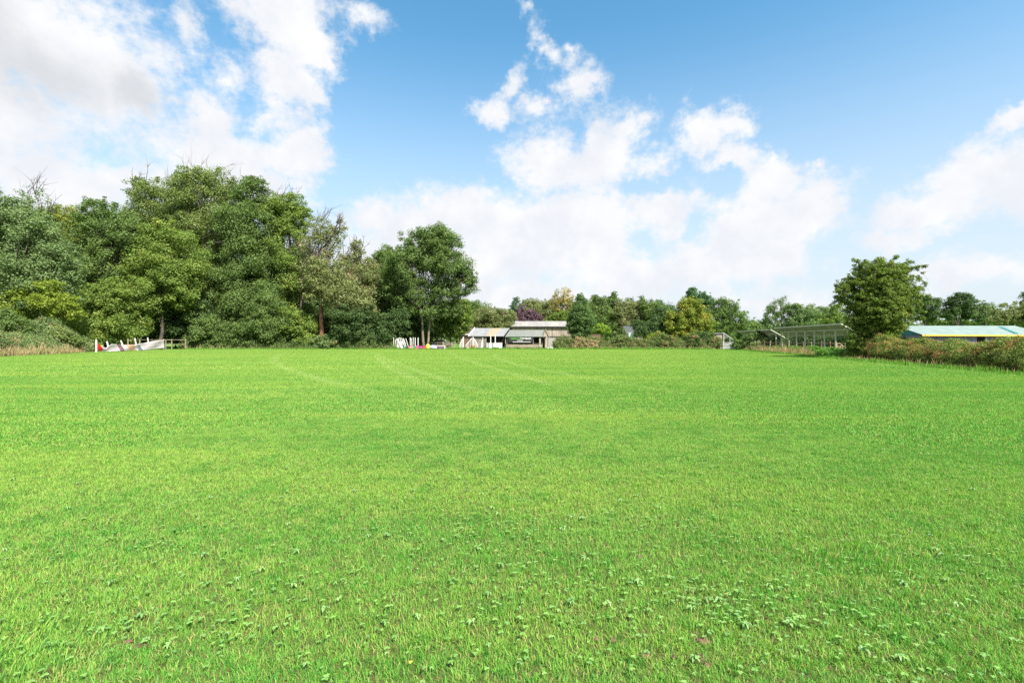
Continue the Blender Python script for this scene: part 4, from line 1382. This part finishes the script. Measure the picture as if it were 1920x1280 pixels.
# barn
DB = 102.0
x0, x1, x2 = gx(961, DB), gx(1062, DB), gx(1067, DB)
bz, rz = 4.45, 5.75
ba = empty('barn', ((x0 + x1) / 2, DB + 4, 0), 'long weathered board barn with a pale roof behind the sheds', 'barn')
o_ = tuple(ba.location)
r = MB(o_)
r.slab([(x0 - .3, DB - .4, bz), (x1 + .3, DB - .4, bz), (x1 + .5, DB + 5, rz), (x0 + .6, DB + 5, rz)], .1)
r.slab([(x0 + .6, DB + 5, rz), (x1 + .5, DB + 5, rz), (x1 + .5, DB + 10, bz), (x0 + .6, DB + 10, bz)], .1)
rf = r.build('roof', M['barn_roof'], ba)
for a_, b_ in ((978, 990), (1035, 1048)):
    r = MB(o_)
    xa, xb = gx(a_, DB), gx(b_, DB)
    z_ = lambda u: bz + (rz - bz) * u + .012
    r.slab([(xa, DB - .4 + 5.4 * .25, z_(.25)), (xb, DB - .4 + 5.4 * .25, z_(.25)), (xb + .1, DB - .4 + 5.4 * .6, z_(.6)), (xa + .1, DB - .4 + 5.4 * .6, z_(.6))], .02)
    r.build('roof_light', M['skylight'], rf)
r = MB(o_)
r.box(((x0 + x2) / 2, DB, 3.3), (x2 - x0, .12, 2.0))
r.build('board_wall', M['boards'], ba)
r = MB(o_)
r.box(((x0 + x2) / 2, DB + .06, 1.12), (x2 - x0 + .02, .2, 2.24))
r.box((x2 - .1, DB + 4.6, 1.12), (.2, 8.8, 2.24))
r.build('block_wall', M['block'], ba)
r = MB(o_)
r.box(((x0 + x2) / 2, DB - .1, 2.27), (x2 - x0 + .1, .1, .1))
r.box(((x0 + x1) / 2, DB - .45, bz - .16), (x1 - x0 + .6, .06, .22))
r.build('fascia', M['dark'], ba)
r = MB(o_)
r.box((x2 - .1, DB + 4.6, 3.3), (.1, 8.8, 2.0))
r.build('side_wall', M['cream'], ba)
ln = empty('lean_to', (gx(1072, 104), 106, 0), 'small cream lean to at the right end of the barn', 'lean to')
r = MB()
r.box((0, 0, 1.6), (.95, 3.4, 3.2))
r.build('wall', M['cream'], ln)
r = MB()
r.slab([(-.5, -1.9, 3.7), (.7, -1.9, 3.15), (.7, 1.9, 3.15), (-.5, 1.9, 3.7)], .08)
r.build('roof', M['barn_roof'], ln)

# house with brown tiled roof, mostly behind the shed
DH = 100.0
x0, x1 = gx(862, DH), gx(884, DH)
ho = empty('house', ((x0 + x1) / 2, DH + 3, 0), 'small house with a dark brown tiled roof and white eaves behind the white wings', 'house')
o_ = tuple(ho.location)
r = MB(o_)
r.slab([(x0 - .1, DH - .4, 2.85), (x1 + .3, DH - .4, 2.85), (x1 + .1, DH + 2.6, 4.55), (x0 + .6, DH + 2.6, 4.55)], .1)
r.slab([(x0 + .6, DH + 2.6, 4.55), (x1 + .1, DH + 2.6, 4.55), (x1 + .3, DH + 5.5, 2.85), (x0 - .1, DH + 5.5, 2.85)], .1)
r.build('roof', M['brown_tile'], ho)
r = MB(o_)
r.box(((x0 + x1) / 2 - .2, DH - .48, 2.72), (x1 - x0 + .9, .08, .2))
r.build('eaves', M['white_paint'], ho)
r = MB(o_)
r.box(((x0 + x1) / 2, DH + 2.5, 1.3), (x1 - x0, 5, 2.6))
r.build('wall', M['red_brick'], ho)

# dark roofed building beyond the hedge
DK = 104.0
x0, x1 = gx(1166, DK), gx(1206, DK)
dk = empty('stable_block', ((x0 + x1) / 2, DK + 3, 0), 'dark slate roofed building half hidden beyond the far hedge', 'building')
o_ = tuple(dk.location)
r = MB(o_)
r.slab([(x0, DK - .4, 3.1), (x1, DK - .4, 3.1), (x1 - .1, DK + 3, 4.7), (x0 + 1.0, DK + 3, 4.7)], .1)
r.slab([(x0 + 1.0, DK + 3, 4.7), (x1 - .1, DK + 3, 4.7), (x1, DK + 6.4, 3.1), (x0, DK + 6.4, 3.1)], .1)
r.build('roof', M['slate'], dk)
r = MB(o_)
r.box(((x0 + x1) / 2, DK + 3, 1.5), (x1 - x0 - .3, 6, 3.0))
r.build('wall', M['boards_grey'], dk)
r = MB(o_)
r.box(((x0 + x1) / 2 + .9, DK - .45, 3.0), (2.2, .06, .12))
r.build('gutter', M['white_paint'], dk)

# small pale horse trailer
DT = 97.0
tr_ = empty('horse_trailer', (gx(1182, DT), DT, 0), 'small pale green and white horse trailer parked beyond the far hedge', 'trailer')
M['pale_green'] = solid('pale_green_paint', (0.52, 0.66, 0.58), (0.46, 0.60, 0.52), 2, rough=.4)
r = MB()
prof = [(-.68, .5), (.68, .5), (.68, 2.9), (.60, 3.08), (.4, 3.16), (-.4, 3.16), (-.6, 3.08), (-.68, 2.9)]
prof = [(x, .45 + (z - .5)) for x, z in prof]
n_ = len(prof)
vs = [(x, -1.2, z) for x, z in prof] + [(x, 1.4, z) for x, z in prof]
r.add(vs, [tuple(range(n_))[::-1], tuple(range(n_, 2 * n_))] + [(i, (i + 1) % n_, n_ + (i + 1) % n_, n_ + i) for i in range(n_)])
r.build('body', M['steel'], tr_)
r = MB()
r.box((0, -1.22, 1.9), (1.1, .04, 1.7))
r.build('ramp', M['pale_green'], tr_)
for sx in (-1, 1):
    r = MB()
    r.tube([(sx * .72 - .08, .2, .33), (sx * .72 + .08, .2, .33)], .33, 18)
    r.build('wheel', M['dark'], tr_)
r = MB()
r.bar((0, 1.4, .45), (0, 2.4, .45), .08)
r.build('drawbar', M['steel'], tr_)

# pickets left of the dark building
pk = empty('picket_fence', (gx(1164, 99), 99, 0), 'short pale picket fence left of the slate roofed building', 'fence')
for k in range(4):
    r = MB()
    r.box((-.6 + k * .4, 0, 1.35), (.12, .04, 2.7))
    r.build('picket', M['cream'], pk)
r = MB()
r.box((0, .05, 2.0), (1.6, .04, .1))
r.build('rail', M['cream'], pk)

# low pale wall beyond the hedge
r = MB()
r.box((0, 0, 1.35), (3.0, .3, 2.7))
r.box((0, 0, 2.73), (3.1, .4, .07))
o = r.build('garden_wall', M['red_brick'])
o.location = (gx(1112, 99), 99, 0)
tag(o, 'low brick wall under the lime green bush', 'wall')

# gable shelter and gate at the far corner
DG = 86.0
sg = empty('field_shelter', (gx(1350, DG), DG + 2, 0), 'pinkish open ended field shelter by the far corner gate', 'shelter')
o_ = tuple(sg.location)
xa, xb, xc = gx(1334, DG), gx(1357, DG), gx(1379, DG)
M['pink_board'] = solid('pink_grey_boards', (0.40, 0.32, 0.28), (0.32, 0.26, 0.23), 3, wave=('X', .25), wcol=.12)
r = MB(o_)
r.box(((xa + xb) / 2, DG + .2, 1.25), (xb - xa, .08, 2.4))
r.build('wall', M['pink_board'], sg)
r = MB(o_)
r.bar((xa, DG, 2.72), (xb, DG, 2.78), .09, .09)
r.bar((xb, DG, 2.80), (xc, DG, 1.35), .09, .12)
r.bar((xb, DG + .2, 2.45), (xc - .3, DG + .2, 1.2), .06, .08)
r.box((xb, DG, 1.45), (.13, .13, 2.9))
r.box((xc - .15, DG, .7), (.1, .1, 1.4))
r.bar((xb, DG + .05, 2.0), (xb + 1.1, DG + .05, 2.05), .06)
r.box((xb + 1.1, DG, 1.1), (.08, .08, 2.0))
r.build('frame', M['steel'], sg)

def field_gate(name, loc, rz_, W, H, mt, label, bars=5, brace=True, group=None):
    e = empty(name, loc, label, 'gate', group, rz_)
    for sx in (-1, 1):
        r = MB()
        r.box((sx * (W / 2 + .12), 0, (H + .15) / 2), (.14, .14, H + .15))
        r.build('post', M[mt], e)
    r = MB()
    for k in range(bars):
        r.box((0, 0, .15 + (H - .2) * k / (bars - 1)), (W - .06, .035, .075))
    for sx in (-1, 1):
        r.box((sx * (W / 2 - .035), 0, .05 + H / 2), (.07, .05, H - .05))
    r.box((0, 0.03, .05 + H / 2), (.06, .03, H - .12))
    r.build('frame', M[mt], e)
    if brace:
        r = MB()
        r.bar((-W / 2 + .06, -.035, .15), (0, -.035, H - .08), .03, .07)
        r.bar((W / 2 - .06, -.035, .15), (0, -.035, H - .08), .03, .07)
        r.build('brace', M[mt], e)
    return e
field_gate('field_gate', (gx(1367, 82), 82, 0), 0, 1.8, 1.2, 'steel', 'grey sheeted metal gate in the far right corner of the field')
r = MB()
r.box((0, 0, .55), (1.72, .015, .95))
bpy.data.objects['field_gate']['label'] = 'grey metal gate in the far right corner of the field'
r.build('sheet', M['steel'], bpy.data.objects['field_gate'])
bpy.data.objects['field_gate'].children[-1].location = (0, .06, 0)
field_gate('wooden_gate', (gx(842, 88), 88, 0), 0, 1.95, 1.15, 'fence_wood', 'pale wooden five bar gate left of the shed')
field_gate('metal_gate', (gx(1577, 46.5), 46.5, 0), RAD(10), 1.0, 1.25, 'fence_wood', 'small rusty metal gate at the right end of the canopy fence')

# white sheeting left on the grass by the stall
rg = rng_for('sheet')
gxs = 18
vs, fs = [], []
for i in range(gxs + 1):
    for j in range(7):
        u, v = i / gxs, j / 6
        ed = min(1, 5 * min(u, 1 - u, v * .8 + .02, (1 - v) * .8 + .02))
        vs.append(((u - .5) * 1.5 + rg.normal() * .02, (v - .5) * 1.1, .03 + ed * (.22 + .14 * sin(u * 9) * cos(v * 5) + .05 * rg.normal())))
for i in range(gxs):
    for j in range(6):
        a = i * 7 + j
        fs.append((a, a + 7, a + 8, a + 1))
r = MB()
r.add(vs, fs)
o = r.build('tarpaulin', M['white_paint'], smooth=True)
o.location = (gx(1032, 83.2), 83.2, 0)
tag(o, 'crumpled white sheet lying on the grass right of the timber stall', 'sheet')

# ------------------------------------------------------------ show jumping kit left of the sheds
JP = 'white jump poles leaning together'
rg = rng_for('poles')
pole0 = None
tops = [632.5, 636, 635, 634, 634, 633, 633, 631.5, 632, 632, 633, 632.5, 633.5, 633, 632.5, 634, 632]
xs = np.linspace(738, 774, len(tops))
for i, (px, ty) in enumerate(zip(xs, tops)):
    Dp = 81.6 + (i % 3) * .12
    x = gx(px, Dp)
    zt = CAMH + (HY - ty) * Dp / F
    if pole0 is None:
        r = MB()
        r.tube([(0, 0, 0), (0, 0, .3), (0, 0, 1.9), (0, 0, 2.0)], [.045, .05, .05, .035], 8)
        pole0 = r.build('jump_pole', M['white_paint'])
        p_ = pole0
    else:
        p_ = pole0.copy()
        COL.objects.link(p_)
    p_.location = (x + (.18 if 4 < i < 14 else 0), Dp, 0)
    p_.scale = (1, 1, zt / 2.0)
    lean = rg.uniform(-.42, -.2) if 4 < i < 13 else rg.uniform(-.05, .1)
    p_.rotation_euler = (rg.uniform(-.1, .05), lean, 0)
    ORD = ['leftmost', 'second', 'third', 'fourth', 'fifth', 'sixth', 'seventh', 'eighth', 'ninth']
    nth = ORD[i] + ' from the left' if 0 < i < 9 else ORD[0] if i == 0 else 'rightmost' if i == 16 else ORD[16 - i] + ' from the right'
    tag(p_, 'white pole, ' + nth + ' in the tight bundle left of the coloured fillers', 'pole', JP)
for px, lb in ((778.5, 'upright white post just right of the leaning bundle'), (784, 'second upright white post right of the leaning bundle')):
    r = MB()
    r.box((0, 0, .98), (.12, .1, 1.96))
    r.box((0, 0, .05), (.35, .35, .1))
    o = r.build('jump_stand', M['white_paint'])
    o.location = (gx(px, 82), 82, 0)
    tag(o, lb, 'jump stand', 'upright white jump stands')
r = MB()
for k in range(9):
    r.box((-.55 + k * .14, 0, .72), (.10, .03, 1.44))
r.box((0, .04, .35), (1.25, .04, .1))
r.box((0, .04, 1.1), (1.25, .04, .1))
o = r.build('picket_hurdle', M['white_paint'])
o.location = (gx(749, 82.3), 82.3, 0)
o.rotation_euler = (-.1, 0, 0)
tag(o, 'white picket panel standing behind the leaning poles', 'panel')

def paint(nm, c):
    M[nm] = solid(nm + '_paint', c, tuple(v * .85 for v in c), 4, rough=.5)
for nm, c in (('red', (.55, .02, .03)), ('green', (.02, .28, .12)), ('pink', (.75, .10, .25)), ('purple', (.16, .05, .18)), ('acid', (.62, .68, .10)), ('lilac', (.62, .55, .72)), ('navy', (.03, .035, .12)), ('plum', (.18, .09, .20))):
    paint(nm, c)
FG = 'coloured jump fillers in a row on the grass'
for px, w_, h_, mt, lb, stripe in [
        (763, .26, .48, 'navy', 'small navy block leftmost of the coloured fillers', None), (770.5, .58, .55, 'red', 'red filler box second from the left', 'white_paint'),
        (777.5, .36, .50, 'green', 'dark green filler between the red and pink ones', None), (782.5, .42, .62, 'pink', 'bright pink filler next to the green one', None),
        (789.5, .62, .60, 'purple', 'purple filler with a pale stripe', 'pink'), (796, .42, .60, 'red', 'crimson filler right of the purple one', 'pink')]:
    e = empty('jump_filler', (gx(px, 80.9), 80.9, 0), lb, 'jump filler', FG)
    r = MB()
    r.box((0, 0, h_ / 2 + .02), (w_, .12, h_))
    r.box((-w_ / 2 + .05, 0, .03), (.06, .4, .06))
    r.box((w_ / 2 - .05, 0, .03), (.06, .4, .06))
    r.build('panel', M[mt], e)
    if stripe:
        r = MB()
        r.box((0, -.065, h_ * .6), (w_ * .8, .012, h_ * .22))
        r.build('stripe', M[stripe], e)
r = MB()
r.tube([(0, 0, 0), (0, 0, .08), (0, 0, .3), (0, 0, .6), (0, 0, .82), (0, 0, .88)], [.22, .34, .40, .38, .26, .08], 16)
o = r.build('sack', M['acid'], smooth=True)
o.location = (gx(802.5, 81), 81, 0)
tag(o, 'round acid yellow sack among the coloured fillers', 'sack', None)
r = MB()
r.tube([(-.5, 0, .34), (-.4, 0, .34), (0, 0, .36), (.4, 0, .34), (.5, 0, .34)], [.2, .32, .35, .32, .2], 14)
o = r.build('wrapped_roll', M['lilac'], smooth=True)
o.location = (gx(812.5, 81), 81, 0)
tag(o, 'pale lilac wrapped roll lying right of the yellow sack', 'roll')
e = empty('jump_filler', (gx(826, 80.9), 80.9, 0), 'plum coloured filler panel in a white frame at the right end of the row', 'jump filler', FG)
r = MB()
r.box((0, 0, .34), (1.3, .05, .42))
r.build('panel', M['plum'], e)
r = MB()
r.box((0, -.01, .60), (1.46, .08, .10))
r.box((.7, -.01, .31), (.08, .09, .52))
r.box((-.7, -.01, .31), (.08, .09, .52))
r.box((.7, 0, .03), (.08, .4, .06))
r.build('frame', M['white_paint'], e)

# brown rail fence behind the kit
def rail_fence(name, label, pts, h, rails, mt, pw=.11, group=None, rail_mt=None):
    p0 = np.array((*pts[0], 0.0))
    e = empty(name, tuple(p0), label, 'fence', group)
    for p in pts:
        r = MB(tuple(p0))
        r.box((p[0], p[1], h / 2), (pw, pw, h))
        r.build('post', M[mt], e)
    for z in rails:
        for a, b in zip(pts, pts[1:]):
            r = MB(tuple(p0))
            r.bar((a[0], a[1] - pw * .6, z), (b[0], b[1] - pw * .6, z), .04, .09)
            r.build('rail', M[rail_mt or mt], e)
    return e
rail_fence('rail_fence', 'brown timber rail fence behind the coloured jump fillers', [(gx(p, 89), 89) for p in (784, 795, 808, 821, 833)], 1.3, (.6, 1.15), 'brown_wood')
# white car glimpsed under the trees
DC = 99.0
cr = empty('parked_car', (gx(828, DC), DC, 0), 'white car half hidden under the trees behind the rail fence', 'car')
M['car_white'] = solid('car_white', (.72, .72, .72), (.68, .68, .68), 1, rough=.25, spec=.5)
M['car_glass'] = solid('car_glass', (.03, .035, .04), (.02, .025, .03), 1, rough=.1, spec=.6)
prof = [(-2.1, .4), (2.05, .4), (2.15, .75), (1.95, 1.0), (1.1, 1.1), (.5, 1.58), (-1.1, 1.6), (-1.9, 1.15), (-2.15, .95)]
n_ = len(prof)
r = MB()
r.add([(x, -.85, z + .5) for x, z in prof] + [(x, .85, z + .5) for x, z in prof], [tuple(range(n_)), tuple(range(n_, 2 * n_))[::-1]] + [((i + 1) % n_, i, n_ + i, n_ + (i + 1) % n_) for i in range(n_)])
r.build('body', M['car_white'], cr)
r = MB()
r.add([(.95, -.86, 1.66), (.45, -.86, 2.0), (-1.05, -.86, 2.02), (-1.6, -.86, 1.66), (.95, -.88, 1.66), (.45, -.88, 2.0), (-1.05, -.88, 2.02), (-1.6, -.88, 1.66)], [(4, 5, 6, 7)[::-1], (0, 1, 2, 3), (0, 4, 5, 1), (1, 5, 6, 2), (2, 6, 7, 3), (3, 7, 4, 0)])
r.build('window', M['car_glass'], cr)
for sx in (-1.35, 1.3):
    for sy in (-.8, .8):
        r = MB()
        r.tube([(sx, sy - .1, .8), (sx, sy + .1, .8)], .33, 18)
        r.build('wheel', M['dark'], cr)
cr.location.z = -.45

# ------------------------------------------------------------ sponsor banner and fence on the left
M['bn_red'] = solid('banner_red', (.62, .02, .03), (.5, .02, .03), 2, rough=.5)
M['bn_white'] = solid('banner_white', (.68, .62, .64), (.60, .54, .57), 1.2, rough=.55)
M['bn_text'] = solid('banner_faded_text', (.46, .36, .42), (.54, .44, .50), 14, stretch=(1, 1, .2), rough=.55)
M['bn_maroon'] = solid('banner_maroon', (.22, .09, .14), (.30, .16, .20), 2.5, rough=.55)
M['bn_peach'] = solid('banner_peach', (.62, .42, .30), (.50, .25, .16), 1.5, rough=.55)
M['bn_blue'] = solid('banner_blue', (.16, .17, .26), (.40, .42, .50), 1.6, rough=.55)
A, B = np.array((gx(183, 59.8), 59.8)), np.array((gx(308.5, 76.5), 76.5))
NU, NV = 110, 12
vs, fs, ms = [], [], []
dirn = (B - A) / np.linalg.norm(B - A)
nrm = np.array((-dirn[1], dirn[0]))
def topz(u):
    return float(np.interp(u, [0, .05, .12, .2, .27, .4, .55, .7, .85, 1.0], [1.15, .82, .52, 1.02, .98, .90, .92, 1.12, 1.42, 1.6]))
def botz(u):
    return float(np.interp(u, [0, .15, .5, .75, 1.0], [.22, .05, .05, .06, .28]))
# u here follows the picture columns, so map it to distance along the line
def along(u):
    px = 183 + (308.5 - 183) * u
    k = (px - CX) / F
    # solve A + s*(B-A) with x = k*y
    s_ = (k * A[1] - A[0]) / ((B[0] - A[0]) - k * (B[1] - A[1]))
    return s_
for i in range(NU + 1):
    u = i / NU
    s_ = along(u)
    p = A + (B - A) * s_
    t0, b0 = topz(u), botz(u)
    for j in range(NV + 1):
        v = j / NV
        off = .05 * sin(s_ * 42 + v * 3) * (.3 + v) * .5 + .04 * sin(s_ * 17 - v * 4)
        q = p + nrm * off
        vs.append((q[0], q[1], b0 + (t0 - b0) * v))
for i in range(NU):
    u = i / NU
    for j in range(NV):
        v = j / NV
        a = i * (NV + 1) + j
        fs.append((a, a + NV + 1, a + NV + 2, a + 1))
        mi = 1
        sl = u + .05 * v
        if u < .02 + .055 * (1 - abs(v - .3)):
            mi = 0
        elif .335 < sl < .40:
            mi = 3
        elif .47 < sl < .575:
            mi = 4
        elif .61 < sl < .67 and v < .7:
            mi = 5
        elif j in (3, 4, 7, 9) and (.12 < u < .30 or .69 < u < .95) and (i * 7 + j * 3) % 11 > 1:
            mi = 2
        ms.append(mi)
r = MB((A[0], A[1], 0))
r.add(vs, fs)
r.m = ms
o = r.build('sponsor_banner', [M['bn_white'] if k == 1 else M[n] for k, n in enumerate(['bn_red', 'bn_white', 'bn_text', 'bn_maroon', 'bn_peach', 'bn_blue'])], smooth=True)
o.location = (A[0], A[1], 0)
sol = o.modifiers.new('thickness', 'SOLIDIFY')
sol.thickness = .006
tag(o, 'long sagging white and red sponsor banner along the left of the field', 'banner')
r = MB()
r.box((0, 0, .78), (.12, .12, 1.56))
r.tube([(0, 0, 1.56), (0, 0, 1.62)], [.07, .02], 8)
o = r.build('banner_post', M['white_paint'])
o.location = (A[0] - .08, A[1] - .1, 0)
tag(o, 'upright white post holding the red end of the sponsor banner', 'post')
LP = 'leaning white posts behind the sponsor banner'
for k, (px, ty, lean, lb) in enumerate([(207, 639.5, -.25, 'short white post leaning behind the left part of the banner'), (236, 637, -.38, 'strongly leaning white post behind the middle of the banner'),
                        (258.5, 634, -.18, 'white post leaning a little behind the banner, third from the left'), (281.5, 633, -.14, 'white post behind the right part of the banner')]):
    u = (px - 183) / (308.5 - 183)
    p = A + (B - A) * along(u) + nrm * .35 * (1 if nrm[0] < 0 else -1)
    Dp = p[1]
    zt = CAMH + (HY - ty) * Dp / F
    r = MB()
    r.box((0, 0, zt / 2), (.13, .09, zt))
    r.box((0, 0, zt + .02), (.15, .11, .04))
    o = r.build('leaning_post', M['white_paint'])
    o.location = (p[0] + .3, p[1], 0)
    o.rotation_euler = (0, lean, 0)
    tag(o, lb, 'post', LP)
# grey post-and-rail fence
pts = [(gx(px, d), d) for px, d in ((240, 71), (262, 74.5), (285, 78), (307, 80.5), (322, 81), (348, 80.6))]
fe = rail_fence('post_and_rail_fence', 'weathered post and rail fence running behind the sponsor banner', pts, 1.75, (.85, 1.6), 'fence_wood', .12)
r = MB()
r.box((0, 0, .75), (.10, .10, 1.5))
o = r.build('stake', M['grey_wood'])
o.location = (gx(311, 77.5), 77.5, 0)
tag(o, 'thin grey stake at the right end of the sponsor banner', 'post')

# ------------------------------------------------------------ canopy on the right
M['cn_under'] = solid('green_sheeting', (.26, .29, .22), (.19, .22, .17), 2, rough=.5, wave=('Y', 1.0), wcol=.18)
_t = NT(M['cn_under'].node_tree)
_o = next(n for n in _t.n if n.type == 'OUTPUT_MATERIAL')
_p = next(n for n in _t.n if n.type == 'BSDF_PRINCIPLED')
_tr = _t.node('ShaderNodeBsdfTranslucent')
_tr.inputs[0].default_value = (.26, .29, .20, 1)
_m = _t.node('ShaderNodeMixShader')
_m.inputs[0].default_value = .4
_t.l.new(_p.outputs[0], _m.inputs[1])
_t.l.new(_tr.outputs[0], _m.inputs[2])
_t.l.new(_m.outputs[0], _o.inputs[0])
M['cn_edge'] = solid('canopy_edge', (.58, .57, .50), (.48, .47, .40), 3)
def canopy(label, ya, yb_, za, zb, segs, xs_off=0.0, W=2.0):
    """mono-pitch roof: tall edge towards the field, post row set in, low edge away from the field"""
    def ex(y):
        return 34.3 + (y - 50) * .155 + xs_off
    e = empty('canopy', (ex(ya), ya, 0), label, 'canopy', 'open post canopies on the right')
    o_ = tuple(e.location)
    r = MB(o_)
    n = 12
    for i in range(n):
        y0_, y1_ = ya + (yb_ - ya) * i / n, ya + (yb_ - ya) * (i + 1) / n
        z0_, z1_ = za + (zb - za) * i / n, za + (zb - za) * (i + 1) / n
        r.slab([(ex(y0_), y0_, z0_), (ex(y0_) + W, y0_, z0_ - W * .56), (ex(y1_) + W, y1_, z1_ - W * .56), (ex(y1_), y1_, z1_)], .05)
    r.build('roof', M['cn_under'], e)
    r = MB(o_)
    r.bar((ex(ya), ya, za), (ex(yb_), yb_, zb), .07, .13)
    r.bar((ex(ya) - .03, ya - .04, za), (ex(ya) + W, ya - .04, za - W * .56), .06, .1)
    r.build('edge_trim', M['cn_edge'], e)
    r = MB(o_)
    r.bar((ex(ya) + .85, ya, za - .58), (ex(yb_) + .85, yb_, zb - .58), .08, .12)
    r.bar((ex(ya) + 1.8, ya, za - 1.1), (ex(yb_) + 1.8, yb_, zb - 1.1), .06, .1)
    r.build('purlin', M['cn_edge'], e)
    for k in range(segs + 1):
        y = ya + .3 + (yb_ - ya - .6) * k / segs
        z = za + (zb - za) * k / segs
        r = MB(o_)
        r.box((ex(y) + .85, y, (z - .62) / 2), (.11, .11, z - .62))
        r.build('post', M['white_paint'], e)
        r = MB(o_)
        r.bar((ex(y) + .1, y, z - .15), (ex(y) + W - .1, y, z - W * .56 - .02), .05, .09)
        r.build('rafter', M['cn_edge'], e)
    return e
canopy('long open canopy on slim grey posts, nearer and larger of the two', 50.5, 68.5, 3.22, 3.24, 7)
canopy('shorter canopy continuing behind the first one, farther away', 68.9, 84, 3.02, 3.05, 6, xs_off=-.35, W=2.0)
# wire and stake fence in front of the canopy
rg = rng_for('stakes')
pf = [(31.6 + (y - 46) * .17, y) for y in np.linspace(46.5, 76, 15)]
wf_ = empty('stake_fence', (pf[0][0], pf[0][1], 0), 'rough brown stake and wire fence in front of the canopies', 'fence')
o_ = tuple(wf_.location)
for (x, y) in pf:
    r = MB(o_)
    h = 1.25 + .25 * rg.random()
    r.bar((x, y, -.05), (x + .06 * rg.normal(), y + .06 * rg.normal(), h), .10, .10)
    r.build('post', M['fence_wood'] if rg.random() < .5 else M['brown_wood'], wf_)
for z in (.4, .8, 1.2):
    for a, b in zip(pf, pf[1:]):
        r = MB(o_)
        r.bar((a[0], a[1], z), (b[0], b[1], z), .02 if z < 1 else .05, .02 if z < 1 else .07)
        r.build('wire' if z < 1 else 'rail', M['steel'] if z < 1 else M['fence_wood'], wf_)

# ------------------------------------------------------------ teal roofed shelter on the right
M['teal'] = solid('pale_teal_roof', (.215, .272, .245), (.165, .22, .20), 1.4, rough=.5, detail=6)
M['teal_dark'] = solid('dark_teal', (.04, .19, .18), (.03, .15, .145), 2)
M['yellow_trim'] = solid('yellow_trim', (.75, .50, .08), (.65, .42, .06), 3)
M['bluegrey'] = solid('blue_grey_sheeting', (.26, .25, .33), (.20, .19, .26), 2, wave=('X', .12), wcol=.2)
DS = 48.0
x0, x1 = gx(1729, DS), gx(1935, DS) + 1.5
ts = empty('teal_shelter', (x0, DS, 0), 'long livestock shelter with a pale teal roof and yellow eaves', 'shelter')
o_ = tuple(ts.location)
ez, rz, W = 2.08, 3.05, 6.2
rp = W / 2
r = MB(o_)
r.slab([(x0 - .2, DS - .25, ez), (x1, DS - .25, ez - .05), (x1, DS + rp, rz), (x0 - .2, DS + rp, rz)], .05)
r.slab([(x0 - .2, DS + rp, rz), (x1, DS + rp, rz), (x1, DS + W, ez), (x0 - .2, DS + W, ez)], .05)
rf = r.build('roof', M['teal'], ts)
r = MB(o_)
def onroof(px, u):
    x = gx(px, DS + u * 3)
    return (x, DS - .25 + (rp + .25) * u, ez + (rz - ez) * u + .03)
r.slab([onroof(1899, .1), onroof(1906, .1), onroof(1880, .85), onroof(1872, .85)], .02)
r.build('roof_patch', M['teal_dark'], rf, 'dark teal diagonal strip')
r = MB(o_)
r.bar((x0 - .25, DS - .3, ez - .07), (x1, DS - .3, ez - .12), .06, .15)
r.build('eaves_trim', M['yellow_trim'], ts)
r = MB(o_)
r.add([(x0 - .1, DS, ez - .05), (x0 - .1, DS + rp, rz - .06), (x0 - .1, DS + W, ez - .05), (x0 - .04, DS, ez - .05), (x0 - .04, DS + rp, rz - .06), (x0 - .04, DS + W, ez - .05)],
      [(0, 2, 1), (3, 4, 5), (0, 1, 4, 3), (1, 2, 5, 4), (2, 0, 3, 5)])
r.build('gable', M['teal_dark'], ts)  # darker teal than the roof: the gable's shaded side put into its colour
r = MB(o_)
r.box((x0 - .07, DS + W / 2, 1.0), (.06, W - .1, 2.0))
r.build('end_wall', M['bluegrey'], ts)
r = MB(o_)
r.box((gx(1780, DS), DS + .1, 1.0), (gx(1835, DS) - x0, .06, 2.0))
r.box((gx(1866, DS), DS + .1, 1.35), (gx(1885, DS) - gx(1850, DS), .06, 1.25))
r.build('wall', M['bluegrey'], ts)
for px in (1730, 1790, 1848, 1888, 1914):
    r = MB(o_)
    r.box((gx(px, DS), DS - .02, 1.0), (.09, .09, 2.0))
    r.build('post', M['steel'], ts)
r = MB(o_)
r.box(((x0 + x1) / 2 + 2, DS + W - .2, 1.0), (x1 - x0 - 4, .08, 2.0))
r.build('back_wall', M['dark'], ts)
r = MB(o_)
r.box((gx(1885, DS), DS - .1, .55), (gx(1925, DS) - gx(1848, DS), .05, .9))
r.build('lower_boarding', M['teal_dark'], ts)
gt = empty('hurdle', (gx(1901, 47.4), 47.4, 0), 'white metal hurdle with crossed bars under the teal roof', 'hurdle')
r = MB()
Wg = 1.3
for z in (.35, .62, .9, 1.15, 1.4):
    r.bar((-Wg / 2, 0, z), (Wg / 2, 0, z), .04, .045)
for sx in (-1, 1):
    r.box((sx * Wg / 2, 0, .95), (.05, .05, 1.9))
r.build('frame', M['white_paint'], gt)
r = MB()
r.bar((-Wg / 2, -.04, 1.9), (0, -.04, 1.1), .04)
r.bar((Wg / 2, -.04, 1.9), (0, -.04, 1.1), .04)
r.build('brace', M['white_paint'], gt)
rail_fence('metal_rail_fence', 'pale metal rails behind the right end of the bramble hedge', [(gx(1850, 44), 44), (gx(1885, 44), 44), (gx(1925, 44), 44), (gx(1960, 44), 44)], 1.5, (.55, 1.0, 1.4), 'steel', .06)
